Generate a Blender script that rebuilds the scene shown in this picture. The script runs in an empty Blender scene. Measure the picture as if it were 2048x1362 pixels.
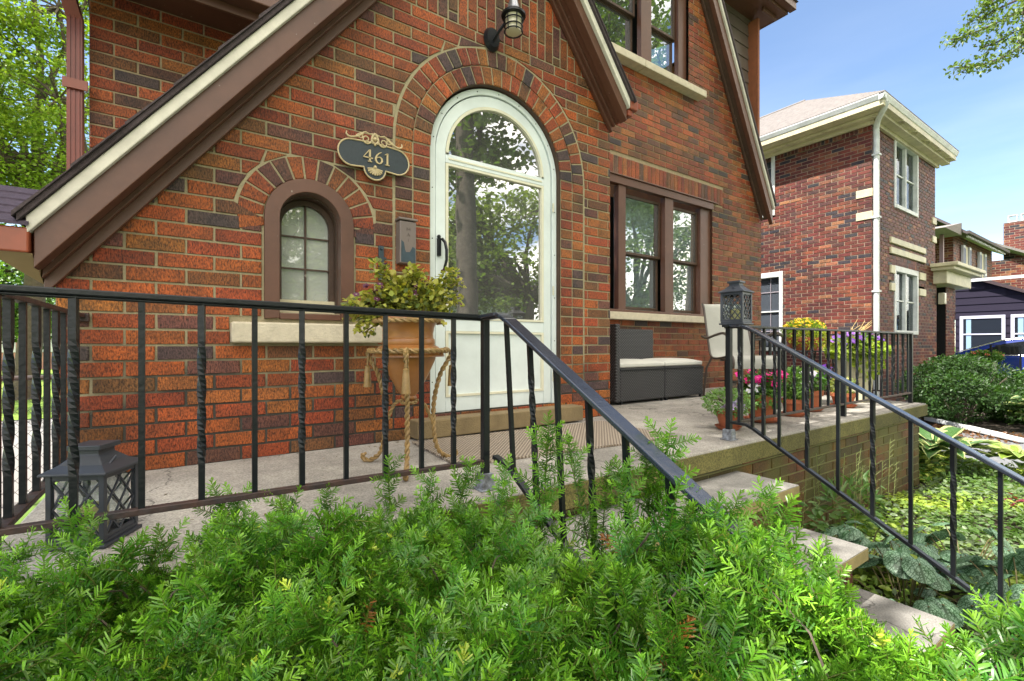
import bpy, math, random
import numpy as np
from mathutils import Vector, Matrix
random.seed(7); RNG=np.random.default_rng(7)
S=bpy.context.scene; COL=S.collection
R=math.radians
# ---------------- camera, world, sun ----------------
cd=bpy.data.cameras.new('camera'); cam=bpy.data.objects.new('camera',cd); COL.objects.link(cam)
cam.location=(0,0,1.27); cam.rotation_euler=(R(90),0,R(-34.5))
cd.sensor_width=36; cd.lens=938/2048*36; cd.shift_y=9/2048; cd.clip_start=.02; cd.clip_end=2000
S.camera=cam
CL=(20.,18.2,15.4)
SUN_EL=60.; SUN_AZ=Vector((-.975,.22,0)).normalized()
SUND=Vector((SUN_AZ.x*math.cos(R(SUN_EL)),SUN_AZ.y*math.cos(R(SUN_EL)),math.sin(R(SUN_EL))))
w=bpy.data.worlds.new('World'); S.world=w; w.use_nodes=True
nt=w.node_tree; bg=nt.nodes['Background']
sky=nt.nodes.new('ShaderNodeTexSky'); sky.sky_type='NISHITA'; sky.sun_disc=False
sky.sun_elevation=R(SUN_EL); sky.sun_rotation=math.atan2(SUN_AZ.x,SUN_AZ.y)
sky.air_density=1.0; sky.dust_density=.3; sky.ozone_density=1.5
# bright cumulus added as unseen fill light, overhead and to the south (behind the camera); the north-east stays blue
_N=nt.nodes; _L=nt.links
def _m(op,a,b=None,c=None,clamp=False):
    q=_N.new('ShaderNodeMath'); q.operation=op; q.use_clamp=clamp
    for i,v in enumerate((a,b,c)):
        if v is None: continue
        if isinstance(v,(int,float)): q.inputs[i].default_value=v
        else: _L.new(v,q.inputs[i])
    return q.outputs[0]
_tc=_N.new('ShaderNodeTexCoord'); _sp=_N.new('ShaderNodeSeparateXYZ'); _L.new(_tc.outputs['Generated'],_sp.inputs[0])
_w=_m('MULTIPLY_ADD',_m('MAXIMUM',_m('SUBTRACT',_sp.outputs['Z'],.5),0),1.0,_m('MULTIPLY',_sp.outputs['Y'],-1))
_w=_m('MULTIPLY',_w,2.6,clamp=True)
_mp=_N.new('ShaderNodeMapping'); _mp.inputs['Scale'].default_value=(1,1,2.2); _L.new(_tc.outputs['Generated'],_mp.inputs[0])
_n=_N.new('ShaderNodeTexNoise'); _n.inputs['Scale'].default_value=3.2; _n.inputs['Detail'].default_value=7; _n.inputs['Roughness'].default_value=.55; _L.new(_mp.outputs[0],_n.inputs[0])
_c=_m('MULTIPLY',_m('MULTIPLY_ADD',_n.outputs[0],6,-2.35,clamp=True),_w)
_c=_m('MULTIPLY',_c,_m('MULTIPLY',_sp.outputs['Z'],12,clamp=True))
_mp2=_N.new('ShaderNodeMapping'); _mp2.inputs['Scale'].default_value=(1,1,5); _mp2.inputs['Rotation'].default_value=(0,.2,.4); _L.new(_tc.outputs['Generated'],_mp2.inputs[0])
_n2=_N.new('ShaderNodeTexNoise'); _n2.inputs['Scale'].default_value=2.4; _n2.inputs['Detail'].default_value=6; _L.new(_mp2.outputs[0],_n2.inputs[0])
_c2=_m('MULTIPLY',_m('MULTIPLY_ADD',_n2.outputs[0],3.2,-1.25,clamp=True),_m('MULTIPLY_ADD',_sp.outputs['Z'],-1.8,1.0,clamp=True))
_c=_m('MAXIMUM',_c,_m('MULTIPLY',_c2,.085))
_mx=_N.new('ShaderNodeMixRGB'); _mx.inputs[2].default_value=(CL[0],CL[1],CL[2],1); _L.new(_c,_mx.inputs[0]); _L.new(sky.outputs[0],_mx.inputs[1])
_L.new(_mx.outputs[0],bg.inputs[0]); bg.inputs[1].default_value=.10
sl=bpy.data.lights.new('sun','SUN'); sl.energy=4.4; sl.angle=R(.5); sl.color=(1,.95,.86)
sun=bpy.data.objects.new('sun',sl); COL.objects.link(sun)
sun.rotation_euler=SUND.to_track_quat('Z','Y').to_euler(); sun.location=(-10,3,20)
S.view_settings.view_transform='Standard'; S.view_settings.look='None'
S.view_settings.exposure=1.52; S.view_settings.gamma=1
S.render.resolution_x=1024; S.render.resolution_y=681
# ---------------- helpers ----------------
class MB:
    def __init__(s): s.v=[];s.f=[];s.m=[];s.c=[]
    def add(s,vs,fs,m=0,c=None):
        o=len(s.v); s.v+= [tuple(p) for p in vs]
        for f in fs: s.f.append(tuple(i+o for i in f)); s.m.append(m); s.c.append(c)
        return s
    def box(s,x0,x1,y0,y1,z0,z1,m=0,c=None):
        s.add([(x0,y0,z0),(x1,y0,z0),(x1,y1,z0),(x0,y1,z0),(x0,y0,z1),(x1,y0,z1),(x1,y1,z1),(x0,y1,z1)],
          [(3,2,1,0),(4,5,6,7),(0,1,5,4),(1,2,6,5),(2,3,7,6),(3,0,4,7)],m,c); return s
    def bar(s,p0,p1,w,h,m=0,up=(0,0,1),tw=0,n=1):
        p0=Vector(p0);p1=Vector(p1);d=(p1-p0).normalized();u=Vector(up)
        if abs(d.dot(u))>.99:u=Vector((0,1,0))
        a=d.cross(u).normalized();b=a.cross(d)
        vs=[];fs=[]
        for i in range(n+1):
            t=i/n;p=p0.lerp(p1,t)
            k=min(max((t-.2)/.6,0),1); an=tw*k; ca,sa=math.cos(an),math.sin(an)
            for (x,y) in ((-w/2,-h/2),(w/2,-h/2),(w/2,h/2),(-w/2,h/2)):
                vs.append(p+a*(x*ca-y*sa)+b*(x*sa+y*ca))
        for i in range(n):
            for j in range(4): fs.append((4*i+j,4*i+(j+1)%4,4*i+4+(j+1)%4,4*i+4+j))
        fs+=[(3,2,1,0),(4*n,4*n+1,4*n+2,4*n+3)]
        return s.add(vs,fs,m)
    def tube(s,pts,r,n=8,m=0,closed=False,c=None,flat=None):
        pts=[Vector(p) for p in pts];N=len(pts);vs=[];fs=[]
        rr=r if isinstance(r,(list,tuple)) else [r]*N
        pa=None
        for i,p in enumerate(pts):
            if closed: d=pts[(i+1)%N]-pts[i-1]
            else: d=pts[min(i+1,N-1)]-pts[max(i-1,0)]
            d.normalize()
            if pa is None:
                u=Vector((0,0,1)) if abs(d.z)<.9 else Vector((1,0,0)); pa=d.cross(u).normalized()
            else:
                pa=(pa-d*pa.dot(d)).normalized()
            b=d.cross(pa)
            for j in range(n):
                an=2*math.pi*j/n; vs.append(p+(pa*math.cos(an)+b*math.sin(an)*(flat or 1))*rr[i])
        for i in range(N if closed else N-1):
            k=(i+1)%N
            for j in range(n): fs.append((n*i+j,n*i+(j+1)%n,n*k+(j+1)%n,n*k+j))
        if not closed: fs+=[tuple(range(n-1,-1,-1)),tuple(range(n*(N-1),n*N))]
        return s.add(vs,fs,m,c)
    def lathe(s,prof,c,n=28,m=0,square=False):
        vs=[];fs=[]
        for (r,z) in prof:
            for j in range(n):
                an=2*math.pi*j/n; vs.append((c[0]+r*math.cos(an),c[1]+r*math.sin(an),c[2]+z))
        for i in range(len(prof)-1):
            for j in range(n): fs.append((n*i+j,n*i+(j+1)%n,n*i+n+(j+1)%n,n*i+n+j))
        if prof[0][0]>.0005: fs.append(tuple(range(n-1,-1,-1)))
        if prof[-1][0]>.0005: fs.append(tuple(range(n*(len(prof)-1),n*len(prof))))
        return s.add(vs,fs,m)
    def prism(s,poly,y0,y1,m=0,ax='xz',c=None):
        """extrude 2-D polygon (a,b): xz -> along y ; xy -> along z ; yz -> along x"""
        def P(a,b,d): return (a,d,b) if ax=='xz' else ((a,b,d) if ax=='xy' else (d,a,b))
        n=len(poly); vs=[P(a,b,y0) for a,b in poly]+[P(a,b,y1) for a,b in poly]
        fs=[tuple(range(n)),tuple(range(2*n-1,n-1,-1))]+[(i,i+n,(i+1)%n+n,(i+1)%n) for i in range(n)]
        return s.add(vs,fs,m,c)
    def ball(s,c,r,m=0,n=10,sc=(1,1,1)):
        pr=[(math.sin(math.pi*i/8),-math.cos(math.pi*i/8)) for i in range(9)]
        vs=[];fs=[]
        for (a,z) in pr:
            for j in range(n):
                an=2*math.pi*j/n; vs.append((c[0]+r*sc[0]*a*math.cos(an),c[1]+r*sc[1]*a*math.sin(an),c[2]+r*sc[2]*z))
        for i in range(8):
            for j in range(n): fs.append((n*i+j,n*i+(j+1)%n,n*i+n+(j+1)%n,n*i+n+j))
        return s.add(vs,fs,m)
    def build(s,name,mats,parent=None,smooth=False,bevel=0,loc=None):
        me=bpy.data.meshes.new(name); 
        if loc: s.v=[(a-loc[0],b-loc[1],c-loc[2]) for a,b,c in s.v]
        me.from_pydata(s.v,[],s.f)
        if not isinstance(mats,(list,tuple)): mats=[mats]
        for m in mats: me.materials.append(m)
        me.polygons.foreach_set('material_index',s.m)
        if any(c is not None for c in s.c):
            a=me.attributes.new('Col','FLOAT_COLOR','FACE')
            a.data.foreach_set('color',[q for c in s.c for q in ((c or (.5,.5,.5))+((1,) if len(c or (1,1,1))<4 else ()))])
        if smooth: me.polygons.foreach_set('use_smooth',[True]*len(s.f))
        me.update()
        o=bpy.data.objects.new(name,me); COL.objects.link(o)
        if parent: 
            o.parent=parent
            o.location=Vector(loc or (0,0,0))-wl(parent)
        elif loc: o.location=loc
        if bevel:
            b=o.modifiers.new('bevel','BEVEL'); b.width=bevel; b.segments=2; b.limit_method='ANGLE'; b.angle_limit=R(40)
        if smooth:
            try: me.set_sharp_from_angle(angle=R(38))
            except Exception: pass
        return o
WL={}
def wl(o):
    p=Vector(o.location)
    while o.parent: o=o.parent; p+=Vector(o.location)
    return p
def thing(name,label,cat,loc=(0,0,0),group=None):
    o=bpy.data.objects.new(name,None); COL.objects.link(o); o.location=loc; o.empty_display_size=.1
    o['label']=label; o['category']=cat
    if group:o['group']=group
    return o
def tag(o,label=None,cat=None,group=None,kind=None):
    if label:o['label']=label
    if cat:o['category']=cat
    if group:o['group']=group
    if kind:o['kind']=kind
    return o
def nparr(name,V,F,mats,C=None,UV=None,parent=None,smooth=False,MI=None):
    """V (n,3), F (m,4) quads; C (m,3) face colours; UV (m,4,2)"""
    me=bpy.data.meshes.new(name); n=len(V); m=len(F)
    me.vertices.add(n); me.vertices.foreach_set('co',np.ascontiguousarray(V,dtype=np.float32).ravel())
    me.loops.add(m*4); me.loops.foreach_set('vertex_index',np.ascontiguousarray(F,dtype=np.int32).ravel())
    me.polygons.add(m); me.polygons.foreach_set('loop_start',np.arange(0,m*4,4,dtype=np.int32))
    me.polygons.foreach_set('loop_total',np.full(m,4,dtype=np.int32))
    if not isinstance(mats,(list,tuple)): mats=[mats]
    for q in mats: me.materials.append(q)
    if MI is not None: me.polygons.foreach_set('material_index',MI.astype(np.int32))
    me.update(calc_edges=True)
    if C is not None:
        a=me.attributes.new('Col','FLOAT_COLOR','FACE'); a.data.foreach_set('color',np.hstack([C,np.ones((m,1))]).astype(np.float32).ravel())
    if UV is not None:
        u=me.uv_layers.new(name='UVMap'); u.data.foreach_set('uv',UV.astype(np.float32).ravel())
    if smooth: me.polygons.foreach_set('use_smooth',np.ones(m,dtype=bool))
    o=bpy.data.objects.new(name,me); COL.objects.link(o)
    if parent: o.parent=parent; o.location=-wl(parent)
    return o
# ---------------- materials ----------------
def mat(name,col,rough=.6,metal=0,noise=0,nscale=20,bump=0,bscale=60,dark=None,coat=0,spec=.5,trans=0):
    m=bpy.data.materials.new(name); m.use_nodes=True; N=m.node_tree.nodes; L=m.node_tree.links
    b=N['Principled BSDF']; b.inputs['Roughness'].default_value=rough; b.inputs['Metallic'].default_value=metal
    b.inputs['Specular IOR Level'].default_value=spec
    b.inputs['Base Color'].default_value=(*col,1); b.inputs['Coat Weight'].default_value=coat
    tc=N.new('ShaderNodeTexCoord')
    if noise:
        n=N.new('ShaderNodeTexNoise'); n.inputs['Scale'].default_value=nscale; n.inputs['Detail'].default_value=6; n.inputs['Roughness'].default_value=.65
        L.new(tc.outputs['Object'],n.inputs[0])
        r=N.new('ShaderNodeValToRGB'); r.color_ramp.elements[0].position=.3; r.color_ramp.elements[1].position=.7
        d=dark or tuple(c*(1-noise) for c in col)
        r.color_ramp.elements[0].color=(*d,1); r.color_ramp.elements[1].color=(*col,1)
        L.new(n.outputs[0],r.inputs[0]); L.new(r.outputs[0],b.inputs['Base Color'])
    if bump:
        n=N.new('ShaderNodeTexNoise'); n.inputs['Scale'].default_value=bscale; n.inputs['Detail'].default_value=5
        L.new(tc.outputs['Object'],n.inputs[0])
        bm=N.new('ShaderNodeBump'); bm.inputs['Strength'].default_value=bump; bm.inputs['Distance'].default_value=.01
        L.new(n.outputs[0],bm.inputs['Height']); L.new(bm.outputs[0],b.inputs['Normal'])
    return m
def brickmat(name,streak=(190,190,75),amt=.82,stain=False):
    m=bpy.data.materials.new(name); m.use_nodes=True; N=m.node_tree.nodes; L=m.node_tree.links
    b=N['Principled BSDF']; b.inputs['Roughness'].default_value=.62; b.inputs['Specular IOR Level'].default_value=.4
    at=N.new('ShaderNodeAttribute'); at.attribute_name='Col'
    tc=N.new('ShaderNodeTexCoord'); mp=N.new('ShaderNodeMapping'); mp.inputs['Scale'].default_value=streak
    L.new(tc.outputs['Object'],mp.inputs[0])
    n=N.new('ShaderNodeTexNoise'); n.inputs['Scale'].default_value=1; n.inputs['Detail'].default_value=4; n.inputs['Roughness'].default_value=.7
    L.new(mp.outputs[0],n.inputs[0])
    r=N.new('ShaderNodeValToRGB'); r.color_ramp.elements[0].position=.36; r.color_ramp.elements[1].position=.62
    r.color_ramp.elements[0].color=(1-amt,1-amt,1-amt,1); r.color_ramp.elements[1].color=(1.25,1.2,1.15,1)
    L.new(n.outputs[0],r.inputs[0])
    n2=N.new('ShaderNodeTexNoise'); n2.inputs['Scale'].default_value=9; n2.inputs['Detail'].default_value=3
    L.new(tc.outputs['Object'],n2.inputs[0])
    r2=N.new('ShaderNodeValToRGB'); r2.color_ramp.elements[0].position=.33; r2.color_ramp.elements[1].position=.6
    r2.color_ramp.elements[0].color=(.62,.66,.78,1); r2.color_ramp.elements[1].color=(1.06,1,.95,1)
    L.new(n2.outputs[0],r2.inputs[0])
    x=N.new('ShaderNodeMixRGB'); x.blend_type='MULTIPLY'; x.inputs[0].default_value=1
    y=N.new('ShaderNodeMixRGB'); y.blend_type='MULTIPLY'; y.inputs[0].default_value=1
    L.new(at.outputs['Color'],x.inputs[1]); L.new(r.outputs[0],x.inputs[2]); L.new(x.outputs[0],y.inputs[1]); L.new(r2.outputs[0],y.inputs[2])
    out=y.outputs[0]
    if stain:
        n3=N.new('ShaderNodeTexNoise'); n3.inputs['Scale'].default_value=2.2; n3.inputs['Detail'].default_value=5
        L.new(tc.outputs['Object'],n3.inputs[0])
        r3=N.new('ShaderNodeValToRGB'); r3.color_ramp.elements[0].position=.38; r3.color_ramp.elements[1].position=.6
        r3.color_ramp.elements[0].color=(0,0,0,1);r3.color_ramp.elements[1].color=(.92,.92,.92,1)
        L.new(n3.outputs[0],r3.inputs[0])
        z=N.new('ShaderNodeMixRGB'); z.inputs[2].default_value=(.085,.08,.018,1)
        L.new(r3.outputs[0],z.inputs[0]); L.new(out,z.inputs[1]); out=z.outputs[0]
    n5=N.new('ShaderNodeTexNoise'); n5.inputs['Scale'].default_value=26; n5.inputs['Detail'].default_value=5; L.new(tc.outputs['Object'],n5.inputs[0])
    r5=N.new('ShaderNodeValToRGB'); r5.color_ramp.elements[0].position=.70; r5.color_ramp.elements[1].position=.78; r5.color_ramp.elements[0].color=(0,0,0,1); r5.color_ramp.elements[1].color=(.5,.5,.5,1); L.new(n5.outputs[0],r5.inputs[0])
    z5=N.new('ShaderNodeMixRGB'); z5.inputs[2].default_value=(.40,.33,.26,1); L.new(r5.outputs[0],z5.inputs[0]); L.new(out,z5.inputs[1]); out=z5.outputs[0]
    n6=N.new('ShaderNodeTexNoise'); n6.inputs['Scale'].default_value=1.3; n6.inputs['Detail'].default_value=5; L.new(tc.outputs['Object'],n6.inputs[0])
    r6=N.new('ShaderNodeValToRGB'); r6.color_ramp.elements[0].position=.35; r6.color_ramp.elements[1].position=.62; r6.color_ramp.elements[0].color=(.66,.66,.68,1); r6.color_ramp.elements[1].color=(1.08,1.06,1.04,1); L.new(n6.outputs[0],r6.inputs[0])
    z6=N.new('ShaderNodeMixRGB'); z6.blend_type='MULTIPLY'; z6.inputs[0].default_value=1; L.new(out,z6.inputs[1]); L.new(r6.outputs[0],z6.inputs[2]); out=z6.outputs[0]
    L.new(out,b.inputs['Base Color'])
    bm=N.new('ShaderNodeBump'); bm.inputs['Strength'].default_value=.9; bm.inputs['Distance'].default_value=.004
    L.new(n.outputs[0],bm.inputs['Height']); L.new(bm.outputs[0],b.inputs['Normal'])
    return m
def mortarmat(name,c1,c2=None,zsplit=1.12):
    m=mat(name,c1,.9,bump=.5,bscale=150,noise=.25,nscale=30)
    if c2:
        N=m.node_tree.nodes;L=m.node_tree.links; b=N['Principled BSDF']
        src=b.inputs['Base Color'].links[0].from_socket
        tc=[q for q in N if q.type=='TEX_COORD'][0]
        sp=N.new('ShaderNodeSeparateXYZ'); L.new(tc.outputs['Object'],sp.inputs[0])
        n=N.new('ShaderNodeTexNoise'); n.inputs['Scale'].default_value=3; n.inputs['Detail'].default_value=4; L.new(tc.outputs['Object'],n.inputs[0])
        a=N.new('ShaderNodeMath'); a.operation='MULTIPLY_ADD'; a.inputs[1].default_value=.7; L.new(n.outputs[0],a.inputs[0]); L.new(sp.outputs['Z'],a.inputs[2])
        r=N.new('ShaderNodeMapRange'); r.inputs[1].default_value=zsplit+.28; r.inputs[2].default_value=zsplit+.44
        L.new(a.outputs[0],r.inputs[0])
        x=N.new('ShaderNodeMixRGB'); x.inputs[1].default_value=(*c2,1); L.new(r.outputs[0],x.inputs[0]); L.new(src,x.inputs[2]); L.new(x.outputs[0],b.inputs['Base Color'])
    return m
def leafmat(name,trans=.35,rough=.45,attr=True,col=(.1,.2,.03)):
    m=bpy.data.materials.new(name); m.use_nodes=True; N=m.node_tree.nodes; L=m.node_tree.links
    b=N['Principled BSDF']; o=N['Material Output']; b.inputs['Roughness'].default_value=rough; b.inputs['Specular IOR Level'].default_value=.4
    t=N.new('ShaderNodeBsdfTranslucent'); mx=N.new('ShaderNodeMixShader'); mx.inputs[0].default_value=trans
    if attr:
        at=N.new('ShaderNodeAttribute'); at.attribute_name='Col'; src=at.outputs['Color']
    else:
        rg=N.new('ShaderNodeRGB'); rg.outputs[0].default_value=(*col,1); src=rg.outputs[0]
    L.new(src,b.inputs['Base Color'])
    g=N.new('ShaderNodeMixRGB'); g.blend_type='MULTIPLY'; g.inputs[0].default_value=1; g.inputs[2].default_value=(1.5,1.6,.6,1)
    L.new(src,g.inputs[1]); L.new(g.outputs[0],t.inputs[0])
    L.new(b.outputs[0],mx.inputs[1]); L.new(t.outputs[0],mx.inputs[2]); L.new(mx.outputs[0],o.inputs[0])
    return m
def glassmat(name,refl=.35,tint=(.5,.5,.5),haze=0,rgh=0.0):
    m=bpy.data.materials.new(name); m.use_nodes=True; N=m.node_tree.nodes; L=m.node_tree.links
    N.remove(N['Principled BSDF']); o=N['Material Output']
    g=N.new('ShaderNodeBsdfGlossy'); g.inputs['Roughness'].default_value=rgh; g.inputs[0].default_value=(.95,.97,1,1)
    t=N.new('ShaderNodeBsdfTransparent'); t.inputs[0].default_value=(*tint,1)
    fr=N.new('ShaderNodeLayerWeight'); fr.inputs[0].default_value=.5
    pw=N.new('ShaderNodeMath'); pw.operation='POWER'; pw.inputs[1].default_value=5; L.new(fr.outputs['Facing'],pw.inputs[0])
    ad=N.new('ShaderNodeMath'); ad.operation='ADD'; ad.use_clamp=True; ad.inputs[1].default_value=refl+.04; L.new(pw.outputs[0],ad.inputs[0])
    n=N.new('ShaderNodeTexNoise'); n.inputs['Scale'].default_value=2.5; tc=N.new('ShaderNodeTexCoord'); L.new(tc.outputs['Object'],n.inputs[0])
    bm=N.new('ShaderNodeBump'); bm.inputs['Strength'].default_value=.04; bm.inputs['Distance'].default_value=.02; L.new(n.outputs[0],bm.inputs['Height']); L.new(bm.outputs[0],g.inputs['Normal'])
    mx=N.new('ShaderNodeMixShader'); L.new(ad.outputs[0],mx.inputs[0]); L.new(t.outputs[0],mx.inputs[1]); L.new(g.outputs[0],mx.inputs[2])
    d=N.new('ShaderNodeBsdfDiffuse'); d.inputs[0].default_value=(.75,.76,.72,1); mz=N.new('ShaderNodeMixShader'); L.new(mx.outputs[0],mz.inputs[1]); L.new(d.outputs[0],mz.inputs[2])  # pale diffuse layer lightens the pane, standing in for brighter reflections
    n4=N.new('ShaderNodeTexNoise'); n4.inputs['Scale'].default_value=2.2; n4.inputs['Detail'].default_value=4; L.new(tc.outputs['Object'],n4.inputs[0])
    q=N.new('ShaderNodeMath'); q.operation='MULTIPLY'; q.inputs[1].default_value=haze*2; L.new(n4.outputs[0],q.inputs[0]); L.new(q.outputs[0],mz.inputs[0]); L.new(mz.outputs[0],o.inputs[0])
    return m
def weavemat(name,c1,c2,sx,sz,rough=.6,bump=.6):
    m=bpy.data.materials.new(name); m.use_nodes=True; N=m.node_tree.nodes; L=m.node_tree.links
    b=N['Principled BSDF']; b.inputs['Roughness'].default_value=rough
    tc=N.new('ShaderNodeTexCoord'); sp=N.new('ShaderNodeSeparateXYZ'); L.new(tc.outputs['Object'],sp.inputs[0])
    def mth(op,a,bv=None,cc=None):
        q=N.new('ShaderNodeMath'); q.operation=op
        for i,v in enumerate((a,bv,cc)):
            if v is None: continue
            if isinstance(v,(int,float)): q.inputs[i].default_value=v
            else: L.new(v,q.inputs[i])
        return q.outputs[0]
    xy=mth('ADD',sp.outputs['X'],sp.outputs['Y']); zz=sp.outputs['Z']
    if sz<0: zz=mth('SUBTRACT',sp.outputs['X'],sp.outputs['Y']); 
    row=mth('FLOOR',mth('MULTIPLY',zz,abs(sz)))
    ph=mth('MULTIPLY',row,math.pi)
    a=mth('SINE',mth('ADD',mth('MULTIPLY',xy,sx*2*math.pi),ph))
    c=mth('SINE',mth('MULTIPLY',mth('FRACT',mth('MULTIPLY',zz,abs(sz))),math.pi))
    h=mth('MULTIPLY',mth('MULTIPLY_ADD',a,.5,.5),c)
    mx=N.new('ShaderNodeMixRGB'); mx.inputs[1].default_value=(*c1,1); mx.inputs[2].default_value=(*c2,1); L.new(h,mx.inputs[0]); L.new(mx.outputs[0],b.inputs['Base Color'])
    bm=N.new('ShaderNodeBump'); bm.inputs['Strength'].default_value=bump; bm.inputs['Distance'].default_value=.006; L.new(h,bm.inputs['Height']); L.new(bm.outputs[0],b.inputs['Normal'])
    return m
M={}
M['brick']=brickmat('brick'); M['brickfar']=brickmat('neighbour_brick',(60,60,60),.35); M['brickmoss']=brickmat('mossy_brick',(90,90,90),.4,True)
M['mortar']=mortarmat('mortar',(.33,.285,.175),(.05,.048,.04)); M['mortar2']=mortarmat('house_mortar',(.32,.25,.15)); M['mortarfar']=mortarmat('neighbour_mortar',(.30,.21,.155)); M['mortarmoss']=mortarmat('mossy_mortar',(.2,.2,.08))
M['brown']=mat('brown_paint',(.105,.044,.027),.42,noise=.12,nscale=6,bump=.06,bscale=40)
M['brownd']=mat('weathered_brown_paint',(.075,.040,.024),.6,noise=.35,nscale=25,bump=.2,bscale=60)
M['cream']=mat('cream_paint',(.64,.61,.52),.5,noise=.1,nscale=8)
M['stone']=mat('limestone_sill',(.56,.50,.38),.85,noise=.25,nscale=18,bump=.3,bscale=90)
M['stone2']=mat('yellow_stone_step',(.23,.17,.085),.85,noise=.35,nscale=9,bump=.4,bscale=120)
M['white']=mat('white_door_paint',(.68,.75,.75),.4,noise=.2,nscale=3,bump=.04,bscale=20)
M['whitef']=mat('yellowed_white_paint',(.66,.64,.50),.45,noise=.15,nscale=9)
M['black']=mat('black_iron',(.009,.011,.014),.36,noise=.35,nscale=30,bump=.15,bscale=70,spec=.32)
M['railtop']=mat('sky_tinted_polished_iron',(.022,.028,.042),.24,noise=.25,nscale=14,bump=.08,bscale=60,spec=.9); M['rust']=mat('rusty_iron',(.06,.028,.02),.55,noise=.8,nscale=22,dark=(.022,.02,.022),bump=.3,bscale=60)  # handrail base is tinted blue to paint in the sky's highlight
M['ironchip']=mat('chipped_grey_iron',(.30,.33,.38),.5,noise=.9,nscale=40,dark=(.03,.025,.025),bump=.4,bscale=50)
M['lantern']=mat('slate_grey_metal',(.035,.04,.052),.4,noise=.15,nscale=15)
M['shingle']=mat('dark_shingle',(.075,.055,.06),.9,noise=.5,nscale=60,bump=.6,bscale=200)
M['shinglep']=mat('light_grey_shingle',(.24,.215,.205),.9,noise=.35,nscale=12,bump=.5,bscale=100)
M['gutter']=mat('copper_brown_gutter',(.26,.06,.025),.35,noise=.3,nscale=9)
M['spout']=mat('red_brown_downspout',(.19,.034,.016),.35,noise=.25,nscale=7)
M['soffit']=mat('tan_soffit',(.36,.26,.13),.6,noise=.2,nscale=8)
M['siding']=mat('brown_siding',(.10,.075,.06),.55,noise=.15,nscale=5)
M['glassd']=glassmat('door_glass',.40,(.25,.25,.25),.07,.014); M['glassw']=glassmat('window_glass',.24,(.75,.8,.82),.03); M['glasss']=glassmat('small_window_glass',.06,(.85,.88,.86),.28); M['glassl']=glassmat('lantern_glass',.04,(.92,.95,.95)); M['glassn']=glassmat('neighbour_glass',-.10,(.7,.75,.75))
M['dark']=mat('dark_room',(.02,.02,.022),.9); M['curtain']=mat('sheer_curtain',(.55,.6,.6),.9); M['frost']=mat('pale_blind',(.72,.78,.72),.5,noise=.25,nscale=4)
M['leafy']=leafmat('leaf'); M['needle']=leafmat('yew_needle',.2,.32); M['petal']=leafmat('petal',.3,.6)
M['bark']=mat('bark',(.13,.10,.075),.9,noise=.5,nscale=12,bump=.8,bscale=30)
M['stem']=mat('stem',(.10,.085,.03),.7)
M['terra']=mat('terracotta',(.42,.12,.05),.8,noise=.3,nscale=14,bump=.1,bscale=60)
M['gold']=mat('gold_brown_resin',(.34,.14,.035),.35,noise=.35,nscale=10,coat=.2); M['rope']=mat('old_gold_rope',(.33,.21,.075),.5,noise=.45,nscale=26)
M['candle']=mat('ivory_candle',(.62,.52,.25),.5)
M['wicker']=weavemat('dark_wicker',(.008,.008,.009),(.085,.085,.09),38,75,.45,1.0)
M['cushion']=mat('cream_cushion',(.55,.55,.50),.9,noise=.1,nscale=8,bump=.15,bscale=300)
M['sling']=weavemat('grey_sling_mesh',(.30,.30,.27),(.42,.42,.38),220,220,.7,.2)
M['bronze']=mat('bronze_chair_frame',(.06,.045,.035),.35)
M['plaque']=mat('slate_blue_plaque',(.022,.034,.044),.55,noise=.3,nscale=60,bump=.1,bscale=150); M['brass']=mat('aged_brass',(.50,.40,.22),.45,noise=.3,nscale=40)
M['mailbox']=mat('taupe_mailbox_paint',(.15,.12,.11),.45,noise=.15,nscale=10); M['mailblue']=mat('bare_blue_metal',(.03,.055,.075),.5,noise=.4,nscale=30)
M['soil']=mat('soil',(.045,.032,.022),.95,noise=.6,nscale=15,bump=1,bscale=40)
M['grass']=mat('lawn_grass',(.12,.22,.025),.9,noise=.45,nscale=3,bump=1,bscale=60)
M['asphalt']=mat('asphalt',(.16,.165,.18),.9,noise=.25,nscale=14,bump=.3,bscale=120)
M['concd']=mat('driveway_concrete',(.24,.23,.22),.9,noise=.2,nscale=2,bump=.2,bscale=90)
M['cc']=mat('cream_trim',(.62,.56,.38),.5,noise=.1,nscale=5); M['wtrim']=mat('white_trim',(.66,.68,.68),.45,noise=.08,nscale=6)
M['blueside']=mat('dark_violet_siding',(.022,.018,.034),.85,spec=.2); M['carblue']=mat('dark_blue_car_paint',(.015,.035,.22),.15,coat=1); M['carglass']=mat('car_glass',(.01,.012,.016),.03); M['chrome']=mat('bright_trim',(.6,.6,.62),.2,metal=1); M['tyre']=mat('tyre',(.02,.02,.02),.8)
M['lampglass']=mat('frosted_amber_lamp_glass',(.50,.46,.33),.25); M['pewter']=mat('brushed_pewter',(.35,.36,.40),.3,metal=.7,noise=.4,nscale=20)
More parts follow.
